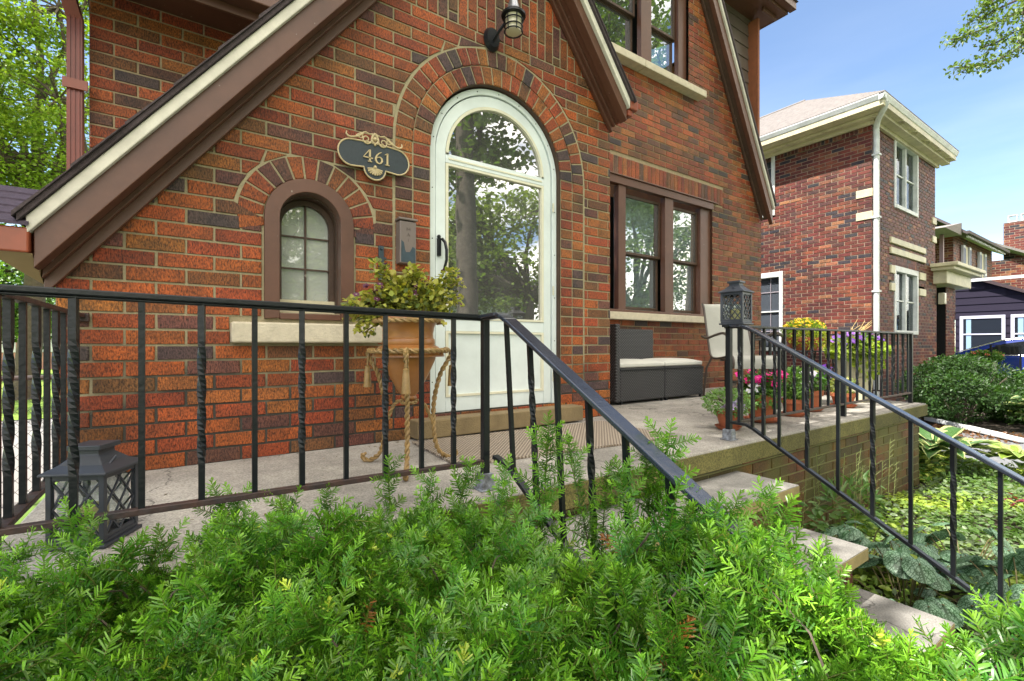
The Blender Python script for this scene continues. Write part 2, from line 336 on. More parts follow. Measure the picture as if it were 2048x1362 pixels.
for _k in ('brown','brownd','cream','cc','wtrim'):
    m=M[_k]; N=m.node_tree.nodes;L=m.node_tree.links; b=N['Principled BSDF']; src=b.inputs['Base Color'].links[0].from_socket
    tc=[q for q in N if q.type=='TEX_COORD'][0]
    n=N.new('ShaderNodeTexNoise'); n.inputs['Scale'].default_value=34; n.inputs['Detail'].default_value=2; L.new(tc.outputs['Object'],n.inputs[0])
    r=N.new('ShaderNodeMapRange'); r.inputs[1].default_value=.735; r.inputs[2].default_value=.76; r.inputs[4].default_value=.5; L.new(n.outputs[0],r.inputs[0])
    x=N.new('ShaderNodeMixRGB'); x.inputs[2].default_value=(.42,.38,.34,1) if _k[0]=='b' else (.2,.17,.12,1); L.new(r.outputs[0],x.inputs[0]); L.new(src,x.inputs[1])
    n=N.new('ShaderNodeTexNoise'); n.inputs['Scale'].default_value=2.6; n.inputs['Detail'].default_value=9; n.inputs['Roughness'].default_value=.75; L.new(tc.outputs['Object'],n.inputs[0])
    r=N.new('ShaderNodeMapRange'); r.inputs[1].default_value=.35; r.inputs[2].default_value=.62; r.inputs[3].default_value=.74; r.inputs[4].default_value=1.08; L.new(n.outputs[0],r.inputs[0])
    y=N.new('ShaderNodeVectorMath'); y.operation='SCALE'; L.new(x.outputs[0],y.inputs[0]); L.new(r.outputs[0],y.inputs['Scale']); L.new(y.outputs[0],b.inputs['Base Color'])
def concrete(name,c,dk):
    m=mat(name,c,.9,bump=.35,bscale=220,noise=.45,nscale=1.8)
    N=m.node_tree.nodes;L=m.node_tree.links; b=N['Principled BSDF']; src=b.inputs['Base Color'].links[0].from_socket
    tc=[q for q in N if q.type=='TEX_COORD'][0]
    n=N.new('ShaderNodeTexNoise'); n.inputs['Scale'].default_value=160; n.inputs['Detail'].default_value=3; L.new(tc.outputs['Object'],n.inputs[0])
    r=N.new('ShaderNodeValToRGB'); r.color_ramp.elements[0].position=.35; r.color_ramp.elements[1].position=.65; r.color_ramp.elements[0].color=(*dk,1); r.color_ramp.elements[1].color=(1.15,1.15,1.15,1)
    L.new(n.outputs[0],r.inputs[0]); x=N.new('ShaderNodeMixRGB'); x.blend_type='MULTIPLY'; x.inputs[0].default_value=1
    L.new(src,x.inputs[1]); L.new(r.outputs[0],x.inputs[2])
    nd=N.new('ShaderNodeTexNoise'); nd.inputs['Scale'].default_value=6; nd.inputs['Detail'].default_value=5; L.new(tc.outputs['Object'],nd.inputs[0])
    ad=N.new('ShaderNodeMixRGB'); ad.blend_type='ADD'; ad.inputs[0].default_value=.22; L.new(tc.outputs['Object'],ad.inputs[1]); L.new(nd.outputs[1],ad.inputs[2])
    vo=N.new('ShaderNodeTexVoronoi'); vo.feature='DISTANCE_TO_EDGE'; vo.inputs['Scale'].default_value=.62; L.new(ad.outputs[0],vo.inputs['Vector'])
    rc=N.new('ShaderNodeMapRange'); rc.inputs[1].default_value=.0; rc.inputs[2].default_value=.0035; rc.inputs[3].default_value=.35; rc.inputs[4].default_value=1; L.new(vo.outputs['Distance'],rc.inputs[0])
    ns=N.new('ShaderNodeTexNoise'); ns.inputs['Scale'].default_value=.9; ns.inputs['Detail'].default_value=8; ns.inputs['Roughness'].default_value=.7; L.new(tc.outputs['Object'],ns.inputs[0])
    rs=N.new('ShaderNodeMapRange'); rs.inputs[1].default_value=.38; rs.inputs[2].default_value=.6; rs.inputs[3].default_value=.72; rs.inputs[4].default_value=1.06; L.new(ns.outputs[0],rs.inputs[0])
    mm=N.new('ShaderNodeMath'); mm.operation='MULTIPLY'; L.new(rc.outputs[0],mm.inputs[0]); L.new(rs.outputs[0],mm.inputs[1])
    xx=N.new('ShaderNodeVectorMath'); xx.operation='SCALE'; L.new(x.outputs[0],xx.inputs[0]); L.new(mm.outputs[0],xx.inputs['Scale']); L.new(xx.outputs[0],b.inputs['Base Color'])
    return m
M['porch']=concrete('porch_concrete',(.46,.43,.385),(.65,.65,.65)); M['slabmoss']=concrete('mossy_concrete',(.19,.17,.05),(.5,.5,.5)); M['tread']=concrete('grey_tread_stone',(.34,.325,.30),(.8,.8,.8))
M['treadedge']=mat('tan_tread_edge',(.30,.24,.10),.85,noise=.3,nscale=14,bump=.3,bscale=90)
# ---------------- bricks ----------------
PAL=[((.37,.094,.020),32),((.30,.062,.018),26),((.35,.125,.026),14),((.25,.088,.022),14),((.15,.06,.042),11),((.085,.055,.055),4),((.18,.08,.03),9)]
PALH=[((.34,.082,.022),28),((.26,.054,.016),26),((.33,.115,.028),16),((.20,.075,.025),14),((.13,.06,.035),9),((.07,.05,.045),3)]
PALN=[((.15,.033,.022),36),((.11,.022,.02),26),((.19,.055,.028),12),((.26,.11,.055),8),((.09,.035,.03),12),((.035,.03,.04),10)]
PALM=[((.15,.05,.022),30),((.11,.045,.02),30),((.18,.09,.02),14),((.07,.04,.02),20)]
def pick(pal,rng):
    t=rng.uniform(0,sum(w for _,w in pal))
    for c,w in pal:
        t-=w
        if t<=0: break
    k=rng.uniform(.85,1.15); return (c[0]*k,c[1]*k*rng.uniform(.9,1.1),c[2]*k)
class Wall:
    """brick wall on plane: origin o, direction s (horizontal), normal n (outward)"""
    def __init__(s,o,sd,n,pal,rh=.0677,bl=.209,mj=.0098,rec=.006,seed=1):
        s.o=Vector(o);s.s=Vector(sd);s.n=Vector(n);s.b=MB();s.pal=pal;s.rh=rh;s.bl=bl;s.mj=mj;s.rec=rec;s.rng=random.Random(seed)
    def P(s,a,z,d): return s.o+s.s*a+Vector((0,0,z))+s.n*d
    def poly(s,pts,c=None,d=None,m=0):
        """pts CCW seen from outside, in (a,z). chamfered brick"""
        n=len(pts);cx=sum(p[0] for p in pts)/n;cz=sum(p[1] for p in pts)/n
        d=s.rng.uniform(-.0015,.0015) if d is None else d
        ch=.0035
        inn=[]
        for (a,z) in pts:
            L=math.hypot(a-cx,z-cz) or 1
            inn.append((a-(a-cx)/L*ch*1.3,z-(z-cz)/L*ch*1.3))
        vs=[s.P(a,z,-.012) for a,z in pts]+[s.P(a,z,d-ch*.7) for a,z in pts]+[s.P(a,z,d) for a,z in inn]
        fs=[tuple(range(2*n,3*n))]
        for i in range(n):
            j=(i+1)%n; fs+=[(i,j,n+j,n+i),(n+i,n+j,2*n+j,2*n+i)]
        s.b.add(vs,fs,m,c or pick(s.pal,s.rng))
    def mortar(s,pts,d=None):
        s.b.add([s.P(a,z,-s.rec if d is None else d) for a,z in pts],[tuple(range(len(pts)))],1,(.5,.5,.5))
    def courses(s,z0,z1,xl,xr,holes=(),off=0.0,phase=None):
        k0=math.floor((z0-1.27)/s.rh+.01);k1=math.ceil((z1-1.27)/s.rh-.01)
        for k in range(k0,k1):
            za=1.27+k*s.rh; zb=za+s.rh
            za=max(za,z0);zb=min(zb,z1)
            if zb-za<.02: continue
            fl=lambda z:(xl(z) if callable(xl) else xl); fr=lambda z:(xr(z) if callable(xr) else xr)
            segs=[(fl(za),fl(zb),fr(za),fr(zb))]
            for h in holes:
                hz0,hz1,cx,wf=h
                ov=min(zb,hz1)-max(za,hz0)
                if ov<.45*(zb-za) and not (hz0<za and zb>hz1 and ov>0.2*(zb-za)): continue
                wa=wf(min(max(za,hz0),hz1)); wb=wf(min(max(zb,hz0),hz1))
                new=[]
                for (a0,a1,b0,b1) in segs:
                    if cx+wa<=a0 or cx-wa>=b0: new.append((a0,a1,b0,b1)); continue
                    new.append((a0,a1,cx-wa,cx-wb)); new.append((cx+wa,cx+wb,b0,b1))
                segs=[q for q in new if max(q[2]-q[0],q[3]-q[1])>.015]
            odd=k%2
            for (a0,a1,b0,b1) in segs:
                s.mortar([(a0,za),(b0,za),(b1,zb),(a1,zb)])
                h=s.mj/2; x=off+(s.bl/2 if odd else 0)
                lo=min(a0,a1);hi=max(b0,b1)
                i=math.floor((lo-x)/s.bl)
                while x+i*s.bl<hi:
                    p=x+i*s.bl+h;q=x+(i+1)*s.bl-h;i+=1
                    pl,pt=max(p,a0+h*.3),max(p,a1+h*.3);ql,qt=min(q,b0-h*.3),min(q,b1-h*.3)
                    if ql-pl<.012 and qt-pt<.012: continue
                    if ql<pl: ql=pl=(ql+pl)/2
                    if qt<pt: qt=pt=(qt+pt)/2
                    j=lambda:s.rng.uniform(-.0012,.0012)
                    s.poly([(pl+j(),za+h+j()),(ql+j(),za+h+j()),(qt+j(),zb-h+j()),(pt+j(),zb-h+j())])
    def arch(s,cx,cz,r0,r1,n,a0=0,a1=180,depth=0):
        da=(a1-a0)/n
        for i in range(n):
            g=s.mj/2/((r0+r1)/2)
            t0=R(a0+i*da)+g;t1=R(a0+(i+1)*da)-g
            q=lambda t,r:(cx+math.cos(t)*r,cz+math.sin(t)*r)
            T0=R(a0+i*da);T1=R(a0+(i+1)*da)
            h=s.mj/2
            g0=s.mj/2/r0;g1=s.mj/2/r1
            s.mortar([q(T0,r0),q(T0,r1+.012),q(T1,r1+.012),q(T1,r0)],-.004)
            s.poly([q(T0+g0,r0),q(T0+g1,r1-h),q(T1-g1,r1-h),q(T1-g0,r0)],d=depth+s.rng.uniform(-.001,.002))
    def stack(s,a0,a1,z0,z1,n=None):
        """one column of headers stacked"""
        n=n or round((z1-z0)/s.rh); h=s.mj/2; dz=(z1-z0)/n
        s.mortar([(a0,z0),(a1,z0),(a1,z1),(a0,z1)])
        for i in range(n): s.poly([(a0+h,z0+i*dz+h),(a1-h,z0+i*dz+h),(a1-h,z0+(i+1)*dz-h),(a0+h,z0+(i+1)*dz-h)])
    def soldier(s,a0,a1,z0,z1,n=None):
        n=n or round((a1-a0)/s.rh); h=s.mj/2; da=(a1-a0)/n
        s.mortar([(a0,z0),(a1,z0),(a1,z1),(a0,z1)])
        for i in range(n): s.poly([(a0+i*da+h,z0+h),(a0+(i+1)*da-h,z0+h),(a0+(i+1)*da-h,z1-h),(a0+i*da+h,z1-h)])
# ================= HOUSE =================
house=thing('brick_house','orange brick house with steep brown-trimmed front gables and an arched white door','house',(1.1,3.4,0))
# --- entry gable wall
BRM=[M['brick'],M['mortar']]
SL=1.29
W=Wall((0,2.5,0),(1,0,0),(0,-1,0),PAL,rh=.0665,bl=.209,seed=3)
AX,AZ,AR=1.64,2.42,.492
def xl(z): return max(-.43,(z-2.11)/1.30)
def xr(z): return min(2.62,2.596-(z-2.93)/1.304)
ringw=.215
def wdoor(z): 
    r=AR+ringw+.011
    if z<AZ: return r
    return math.sqrt(max(0,r*r-(z-AZ)**2))
SX,SZ,SR=.499,1.885,.212
def wsm(z):
    r=SR+.122
    if z<SZ: return .31 if z<1.385 else SR+.006
    return math.sqrt(max(0,r*r-(z-SZ)**2))
def wsill(z): return .345
holes=[(.86,AZ+AR+ringw,AX,wdoor),(1.378,SZ+SR+.112,SX,wsm),(1.278,1.378,SX-.003,wsill)]
W.courses(.738,3.1985,xl,xr,holes,off=-.1175-.1045+.209)
# door surround: stacked headers then two rings
for a0,a1 in ((AX-AR-.108,AX-AR),(AX-AR-.214,AX-AR-.108),(AX+AR,AX+AR+.108),(AX+AR+.108,AX+AR+.214)):
    W.stack(a0,a1,.86,AZ)
W.arch(AX,AZ,AR,AR+.108,24,depth=.001); W.arch(AX,AZ,AR+.108,AR+.214,29,depth=.001)
W.arch(SX,SZ,SR,SR+.112,15,-14,194,depth=.001)
for s_ in (1,-1):
    a_=AX+s_*(AR+.2135); b_=AX+s_*(AR+.232); W.mortar([(min(a_,b_),.86),(max(a_,b_),.86),(max(a_,b_),AZ+.02),(min(a_,b_),AZ+.02)],-.0045)
W.mortar([(.14,1.262),(.86,1.262),(.86,1.43),(.14,1.43)],-.0085)
# vertical bricks in the gable peak
h=.0055; z=3.1985; a=-.4
k=0
while a<3:
    top=4.2; zz=z-(.1 if k%2 else 0)-(.05 if k%3==1 else 0)
    while zz<top:
        z0=max(zz,z);z1=zz+.209
        p=(lambda zq:(zq-2.11)/1.30); q=(lambda zq:2.596-(zq-2.93)/1.304)
        if z1-z0>.03 and p(z0)<a+.03 and q(z0)>a+.03:
            W.poly([(a+h,z0+h),(a+.0665-h,z0+h),(a+.0665-h,z1-h),(a+h,z1-h)])
        zz+=.209
    a+=.0665;k+=1
W.mortar([(.80,3.1985),(2.42,3.1985),(1.62,4.20)])
ent=W.b.build('entry_wall',BRM,house)
# reveal of the door arch and backing
def archpts(cx,cz,r,zb,n=28): return [(cx+r,zb)]+[(cx+r*math.cos(math.pi*i/n),cz+r*math.sin(math.pi*i/n)) for i in range(n+1)]+[(cx-r,zb)]
def archband(mb,cx,cz,r0,r1,zb,y0,y1,m=0,n=32,close=False,zb1=None):
    """arched band between radius r0<r1, from y0 (front) to y1"""
    A=archpts(cx,cz,r0,zb,n);B=archpts(cx,cz,r1,zb if zb1 is None else zb1,n);N=len(A)
    vs=[(x,y0,z) for x,z in A]+[(x,y0,z) for x,z in B]+[(x,y1,z) for x,z in A]+[(x,y1,z) for x,z in B]
    fs=[]
    for i in range(N-1):
        fs+=[(i,N+i,N+i+1,i+1),(2*N+i,2*N+i+1,3*N+i+1,3*N+i),(i,i+1,2*N+i+1,2*N+i),(N+i,3*N+i,3*N+i+1,N+i+1)]
    fs+=[(0,2*N,3*N,N),(N-1,2*N-1,4*N-1,3*N-1)]
    mb.add(vs,fs,m); return mb
mb=MB(); archband(mb,AX,AZ,AR-.001,AR+.05,.86,2.513,2.66); mb.build('door_reveal',M['brownd'],house,smooth=True)
# main wall
W2=Wall((0,3.4,0),(1,0,0),(0,-1,0),PALH,rh=.067,bl=.209,seed=11)
def xl2(z): return -.45 if z<3.25 else 2.35+(z-3.25)/1.78
def xr2(z): return min(6.53,6.496-(z-3.06)/1.78)
def hrect(x0,x1,z0,z1): return (z0,z1,(x0+x1)/2,lambda z:(x1-x0)/2)
H2=[hrect(3.4,5.37,1.61,3.03),hrect(3.4,5.25,1.53,1.61),hrect(3.5,5.6,3.03,3.245),hrect(3.3,4.89,4.30,5.75),hrect(3.3,5.08,4.215,4.30),hrect(-.2,2.35,-1,2.25)]
W2.courses(.0,6.2,xl2,xr2,H2,off=.07)
W2.soldier(3.35,5.6,3.03,3.245); W2.mortar([(3.4,3.015),(5.63,3.015),(5.63,3.29),(3.4,3.29)],-.0085)
W2.b.build('front_wall',[M['brick'],M['mortar2']],house)
# side walls and back so the house is a volume
SBM=mat('side_brick',(.25,.08,.03),.8,noise=.3,nscale=8)
for bb in ((-.425,-.40,2.52,3.4,0,1.45),(2.59,2.614,2.512,3.39,0,2.75),(-.445,-.40,3.42,9,0,3.1),(6.48,6.525,3.42,9,0,5.8),(-.44,6.52,8.96,9.0,0,3.1)):
    mb=MB(); mb.box(*bb); mb.build('side_wall',SBM,house)
# interior darkness behind the door and windows
for bb in ((.95,2.3,2.75,2.8,.8,3.05),(3.2,5.6,4.3,4.34,1.3,3.2),(3.2,5.2,4.3,4.34,4.1,5.9),(.2,.8,2.83,2.86,1.3,2.3)):
    mb=MB(); mb.box(*bb); mb.build('room_backing',M['dark'],house)
# porch-level threshold
mb=MB(); mb.box(1.02,2.235,2.385,2.62,.752,.853); mb.build('doorstep',M['stone2'],house,bevel=.006)
# ---- storm door
DX,DZ=1.645,2.42
door=MB(); archband(door,DX,DZ,.447,.484,.857,2.545,2.60); 
door=door.build('storm_door',M['white'],house,smooth=True,bevel=.003)
fr=MB(); archband(fr,DX,DZ,.375,.441,.865,2.555,2.59)
fr.box(DX-.375,DX+.375,2.5565,2.5885,.866,.955); fr.box(DX-.375,DX+.375,2.5565,2.5885,1.355,1.425)
fr.box(DX-.375,DX+.375,2.552,2.5885,2.37,2.425)
fr.build('door_leaf',M['white'],door,smooth=True,bevel=.003)
tr=MB(); archband(tr,DX,DZ,.357,.3745,2.43,2.550,2.57); 
for (z0,z1) in ((.955,1.355),(1.427,2.368)):
    tr.box(DX-.3745,DX-.357,2.551,2.57,z0,z1);tr.box(DX+.357,DX+.3745,2.551,2.57,z0,z1)
    tr.box(DX-.357,DX+.357,2.551,2.57,z0,z0+.014);tr.box(DX-.357,DX+.357,2.551,2.57,z1-.014,z1)
tr.box(DX-.357,DX+.357,2.548,2.552,2.392,2.402)
tr.build('glazing_bead',M['whitef'],door)
pn=MB(); pn.box(DX-.357,DX+.357,2.567,2.58,.969,1.341); pn.build('kick_panel',M['white'],door)
gl=MB(); gl.box(DX-.357,DX+.357,2.569,2.573,1.441,2.354); gl.build('lower_glass',M['glassd'],door)
gl=MB(); ap=[(DX+.3570,2.43)]+[(DX+.357*math.cos(math.pi*i/28),DZ+.357*math.sin(math.pi*i/28)) for i in range(1,28)]+[(DX-.357,2.43)]
gl.prism(ap[::-1],2.569,2.573); gl.build('arched_glass',M['glassd'],door)
# inner wooden door behind the glass
ind=MB(); ind.box(DX-.44,DX+.44,2.66,2.70,.9,2.9); 
for i in range(2): ind.box(DX-.30+i*.33,DX-.03+i*.33,2.652,2.66,1.5,2.3)
ind.build('inner_door',mat('inner_door',(.035,.03,.028),.5),door)
hd=MB(); hd.box(1.212,1.232,2.535,2.556,1.80,1.905); hd.tube([(1.236,2.53,1.90),(1.24,2.50,1.875),(1.245,2.49,1.83),(1.245,2.49,1.77),(1.236,2.505,1.715),(1.23,2.53,1.70)],[.009,.009,.009,.009,.008,.006],8)
hd.ball((1.222,2.545,1.915),.012); hd.build('door_handle',M['black'],door,smooth=True)
for zz in (1.62,2.20,1.02):
    b=MB()
    for i in range(4): b.tube([(2.095,2.54,zz+i*.016),(2.095,2.54,zz+.012+i*.016)],.006,8)
    b.build('hinge',M['whitef'],door)
for q in [(DX+.466*math.cos(math.pi*(i+.5)/9),DZ+.466*math.sin(math.pi*(i+.5)/9)) for i in range(9)]+[(DX+s*.466,zz) for s in (1,-1) for zz in (2.2,1.9,1.6,1.3,1.05)]:
    sc=MB(); sc.ball((q[0],2.5445,q[1]),.0035); sc.build('screw',M['black'],door)
# ---- small arched window
mb=MB(); archband(mb,SX,SZ,.2075,.26,1.37,2.507,2.54); mb.build('window_bedding',M['mortar'],house)
sw=MB(); archband(sw,SX,SZ,.142,.208,1.40,2.485,2.56,zb1=1.395); sw.box(SX-.142,SX+.142,2.4865,2.56,1.395,1.425)
sw=sw.build('arched_window',M['brown'],house,smooth=True,bevel=.003)
s2=MB(); archband(s2,SX,SZ,.138,.15,1.42,2.56,2.66); s2.build('window_reveal',M['brownd'],sw,smooth=True)
f2=MB(); archband(f2,SX,SZ-.005,.115,.140,1.45,2.62,2.65); f2.box(SX-.138,SX+.138,2.6,2.64,1.425,1.50,1)
f2.box(SX-.0045,SX+.0045,2.634,2.646,1.50,1.995);
for zz in (1.665,1.83): f2.box(SX-.115,SX+.115,2.635,2.645,zz-.004,zz+.004)
f2.build('sash',[M['brownd'],M['cc']],sw,smooth=True)
ap=[(SX+.115,1.50)]+[(SX+.115*math.cos(math.pi*i/20),SZ-.005+.115*math.sin(math.pi*i/20)) for i in range(21)]+[(SX-.115,1.50)]
g=MB(); g.prism(ap[::-1],2.648,2.651); g.build('pane',M['glasss'],sw)
g=MB(); g.prism([(SX-.13,1.48),(SX+.13,1.48),(SX+.13,2.0),(SX-.13,2.0)],2.664,2.668); 
for i in range(3): g.box(SX-.13,SX+.13,2.660,2.6635,1.60+.13*i,1.606+.13*i)
g.build('blind',M['frost'],sw)
sl_=MB(); sl_.box(SX-.346,SX+.340,2.42,2.60,1.281,1.375); sl_.build('stone_sill',M['stone'],house,bevel=.008)
# ---- rake boards, roof of the entry gable
XP,RR=1.60,2.612
def band(mb,a,b,y0,y1,m=0,xe=-.455,xe2=2.605,a2=None,b2=None,flat=True):
    """a,b : heights of the band's lower and upper line at x=0 ; mirrored at XP"""
    f=lambda x,c:c+SL*x
    mb.prism([(xe,f(xe,a)),(XP,f(XP,a)),(XP,f(XP,b)),(xe,f(xe,b))],y0,y1,m)
    g=lambda x,c:c+SL*(2*XP-x)
    a2=a if a2 is None else a2; b2=b if b2 is None else b2
    mb.prism([(XP,g(XP,a2)),(xe2,g(xe2,a2)),(xe2,g(xe2,b2)),(XP,g(XP,b2))],y0,y1,m)
# right-hand band lines: frieze 2.877 at 2.596 -> c = 2.877-SL*(3.2-2.596)=2.098 ; inner cream 3.384 at 2.3 -> 2.223 ; outer 3.46 -> 2.295
fz=MB(); band(fz,2.046,2.16,2.466,2.4935,a2=2.096,b2=2.19); fz.build('frieze_board',M['brown'],house,bevel=.003)
mo=MB(); band(mo,2.105,2.17,2.435,2.4655,a2=2.125,b2=2.19); band(mo,2.135,2.2,2.39,2.4345,a2=2.145,b2=2.2)
mo.build('crown_moulding',M['brown'],house,bevel=.004)
rk=MB(); band(rk,2.128,2.266,2.325,2.3895,a2=2.125,b2=2.225); rk.build('rake_board',M['brown'],house,bevel=.003)
cr=MB(); band(cr,2.262,2.325,2.300,2.345,xe=-.47,xe2=2.615,a2=2.222,b2=2.285); cr.build('drip_edge',M['cream'],house,bevel=.004)
rf=MB(); band(rf,2.328,2.352,2.285,4.6,xe=-.49,xe2=2.63,a2=2.29,b2=2.315)
rg=random.Random(5)
for side in (0,1):
    L=(XP+.49)/14
    for i in range(15):
        x0=-.50+i*L
        for j in range(8):
            y0=2.272+j*.3+ (0 if i%2 else -.0)
            c=2.354 if not side else 2.318
            t=.012+rg.uniform(0,.008)
            za,zb=c+SL*x0+t,c+SL*(x0+L)+.003
            P=[(x0,c+SL*x0),(x0+L,c+SL*(x0+L)),(x0+L,zb),(x0,za)]
            if side:
                if 2*XP-x0>2.66: continue
                P=[(2*XP-a,b) for a,b in P][::-1]
            if x0+L>XP+.02: continue
            rf.prism(P,y0+(rg.uniform(-.006,.006)),y0+.294)
rf.build('entry_roof',M['shingle'],house)
# eave ends: gutters and boxed return
g=MB(); g.box(-.58,-.462,2.30,2.42,1.592,1.680); g.box(-.57,-.47,2.42,4.5,1.60,1.68); g.build('gutter',M['gutter'],house,bevel=.006)
g=MB(); g.add([(-.458,2.312,1.592),(-.575,2.312,1.592),(-.458,2.49,1.50),(-.458,2.49,1.60),(-.575,2.5,1.592)],[(0,1,2),(0,2,3),(1,4,2),(3,2,4),(0,3,4,1)]); g.build('soffit_return',M['soffit'],house)
g=MB()
for i in range(5):
    y=2.29+i*.075; z=1.685+i*.042
    g.add([(-.95,y,z),(-.462,y,z),(-.462,y+.08,z+.044),(-.95,y+.08,z+.044),(-.95,y,z+.012),(-.462,y,z+.012),(-.462,y+.08,z+.05),(-.95,y+.08,z+.05)],[(3,2,1,0),(4,5,6,7),(0,1,5,4),(1,2,6,5),(2,3,7,6),(3,0,4,7)])
g.build('return_roof',mat('violet_shingle',(.075,.055,.085),.9,noise=.4,nscale=50,bump=.5,bscale=150),house)
g=MB(); g.box(2.62,2.70,2.30,3.36,2.975,3.055); g.box(2.615,2.66,2.315,3.36,2.93,2.974); g.build('gutter',M['gutter'],house,bevel=.008)
# main gable rake
def band3(mb,a,b,y0,y1,m=0,xe=6.53):
    # heights measured at x=6.4 ; slope -1.77 up to apex x=4.4 then mirrored to the eave
    f=lambda x,c:c+1.77*(6.4-x)
    mb.prism([(4.4,f(4.4,a)),(xe,f(xe,a)),(xe,f(xe,b)),(4.4,f(4.4,b))],y0,y1,m)
    q=2.25; g=lambda x,c:c+1.77*(6.4-(8.8-x))
    mb.prism([(q,g(q,a)),(4.4,g(4.4,a)),(4.4,g(4.4,b)),(q,g(q,b))],y0,y1,m)
m3=MB(); band3(m3,3.155,3.32,3.365,3.393,xe=6.50); m3.build('frieze_board',M['brownd'],house,bevel=.003)
m3=MB(); band3(m3,3.22,3.36,3.31,3.364,xe=6.53); m3.build('crown_moulding',M['brownd'],house,bevel=.004)
m3=MB(); band3(m3,3.20,3.42,3.26,3.309,xe=6.56); m3.build('rake_board',M['brown'],house,bevel=.003)
m3=MB(); band3(m3,3.425,3.50,3.24,3.29,xe=6.575); m3.build('drip_edge',M['cream'],house,bevel=.003)
m3=MB(); band3(m3,3.503,3.55,3.225,3.54,xe=6.59)
m3.build('gable_roof',M['shingle'],house)
# left wing eave, fascia, downspout
m3=MB(); m3.box(-.9,2.3,3.05,3.42,3.215,3.235); m3.build('wing_soffit',M['brown'],house)
m3=MB(); m3.box(-.9,2.28,3.03,3.049,3.115,3.24); m3.box(-.9,2.28,2.93,3.029,3.16,3.255); m3.build('fascia',M['brown'],house,bevel=.006)
m3=MB(); m3.prism([(2.93,3.26),(6.2,6.0),(9.4,3.26),(9.4,3.2),(6.2,5.9),(3.05,3.24)],-.95,2.3,ax='yz'); m3.build('wing_roof',M['shingle'],house)
ds=MB()
def spout(mb,path,w,d):
    for a,b in zip(path[:-1],path[1:]): 
        mb.bar(a,b,w,d,up=(1,0,0))
        for k in (-.3,0,.3): 
            mb.bar((a[0]+k*w,a[1]-d/2-.002,a[2]),(b[0]+k*w,b[1]-d/2-.002,b[2]),w*.12,.006,up=(1,0,0))
spout(ds,[(-.50,3.37,0),(-.50,3.37,3.02)],.062,.062)
ds.bar((-.50,3.37,3.0),(-.53,3.30,3.12),.062,.062,up=(1,0,0)); ds.bar((-.53,3.30,3.12),(-.53,3.02,3.3),.062,.062,up=(1,0,0))
ds=ds.build('downspout',M['spout'],house)
b=MB(); b.box(-.545,-.445,3.32,3.336,2.615,2.665); b.build('strap',M['gutter'],ds)
# upper storey siding to the right
m4=MB()
for i in range(16):
    z0=3.3+i*.165; m4.add([(5.0,3.55,z0),(6.55,3.55,z0),(6.55,3.562,z0+.165),(5.0,3.562,z0+.165),(5.0,3.58,z0),(6.55,3.58,z0)],[(0,1,2,3),(0,4,5,1)])
m4.build('siding',M['siding'],house)
m4=MB(); m4.box(6.55,6.60,3.535,3.62,3.0,5.86); m4.box(6.56,6.60,3.62,9,3.0,5.86); m4.build('corner_board',M['brown'],house)
m4=MB(); m4.box(4.9,6.82,3.22,3.6,5.855,5.875); m4.box(6.5,6.82,3.6,9,5.855,5.875)
m4.build('upper_soffit',M['brown'],house)
m4=MB(); m4.box(4.9,6.84,3.19,3.219,5.85,5.96); m4.box(6.821,6.84,3.22,9,5.85,5.96); m4.box(5.2,6.88,3.10,3.189,5.88,5.985); m4.box(6.4,6.75,3.3,3.33,5.80,5.854); m4.build('upper_fascia',M['brown'],house,bevel=.006)
m4=MB(); m4.prism([(3.08,5.99),(6.2,6.9),(9.3,5.99),(9.3,5.93),(6.2,6.8),(3.2,5.97)],3.2,6.9,ax='yz'); m4.build('upper_roof',M['shingle'],house)
# ---- casement builder
def sash(win,x0,x1,z0,z1,y,zr,curt=True,mt=None):
    """double hung unit: glass x0..x1 z0..z1, meeting rail at zr"""
    fw=.035
    f=MB()
    def rect(a0,a1,b0,b1,ya,yb,w):
        f.box(a0-w,a0,ya,yb,b0-w,b1+w);f.box(a1,a1+w,ya,yb,b0-w,b1+w);f.box(a0,a1,ya,yb,b0-w,b0);f.box(a0,a1,ya,yb,b1,b1+w)
    rect(x0,x1,zr+.02,z1,y,y+.03,fw*.8); rect(x0,x1,z0,zr-.02,y+.035,y+.06,fw*.8)
    f.build('sash',mt or M['brownd'],win,bevel=.002)
    g=MB(); g.box(x0,x1,y+.014,y+.017,zr+.02,z1); g.build('pane',M['glassw'],win)
    g=MB(); g.box(x0,x1,y+.045,y+.048,z0,zr-.02); g.build('pane',M['glassw'],win)
    if curt:
        c=MB();n=36
        vs=[];fs=[]
        for i in range(n+1):
            x=x0-.03+(x1-x0+.06)*i/n; yy=y+.10+.018*math.sin(i*1.25)+.01*math.sin(i*.5)
            vs+=[(x,yy,z0-.05),(x,yy,z1+.05)]
        for i in range(n): fs.append((2*i,2*i+2,2*i+3,2*i+1))
        c.add(vs,fs); c.build('curtain',M['curtain'],win,smooth=True)
win=MB()
win.box(3.50,5.37,3.385,3.45,2.95,3.03); win.box(3.45,5.45,3.37,3.40,3.031,3.045)
win.box(3.69,3.80,3.405,3.47,1.63,2.95); win.box(4.45,4.60,3.405,3.47,1.63,2.95); win.box(5.16,5.37,3.43,3.50,1.63,2.95); win.box(3.44,3.53,3.405,3.47,1.63,2.95)
win.box(3.45,5.37,3.395,3.50,1.61,1.645); win.box(3.37,3.439,3.408,3.47,1.60,3.05)
win=win.build('double_window',M['brown'],house,bevel=.003)
sash(win,3.83,4.42,1.69,2.87,3.47,2.26); sash(win,4.63,5.13,1.69,2.87,3.47,2.26)
b=MB(); b.box(3.4,5.25,3.30,3.5,1.532,1.608); b.build('stone_sill',M['stone'],win,bevel=.006)
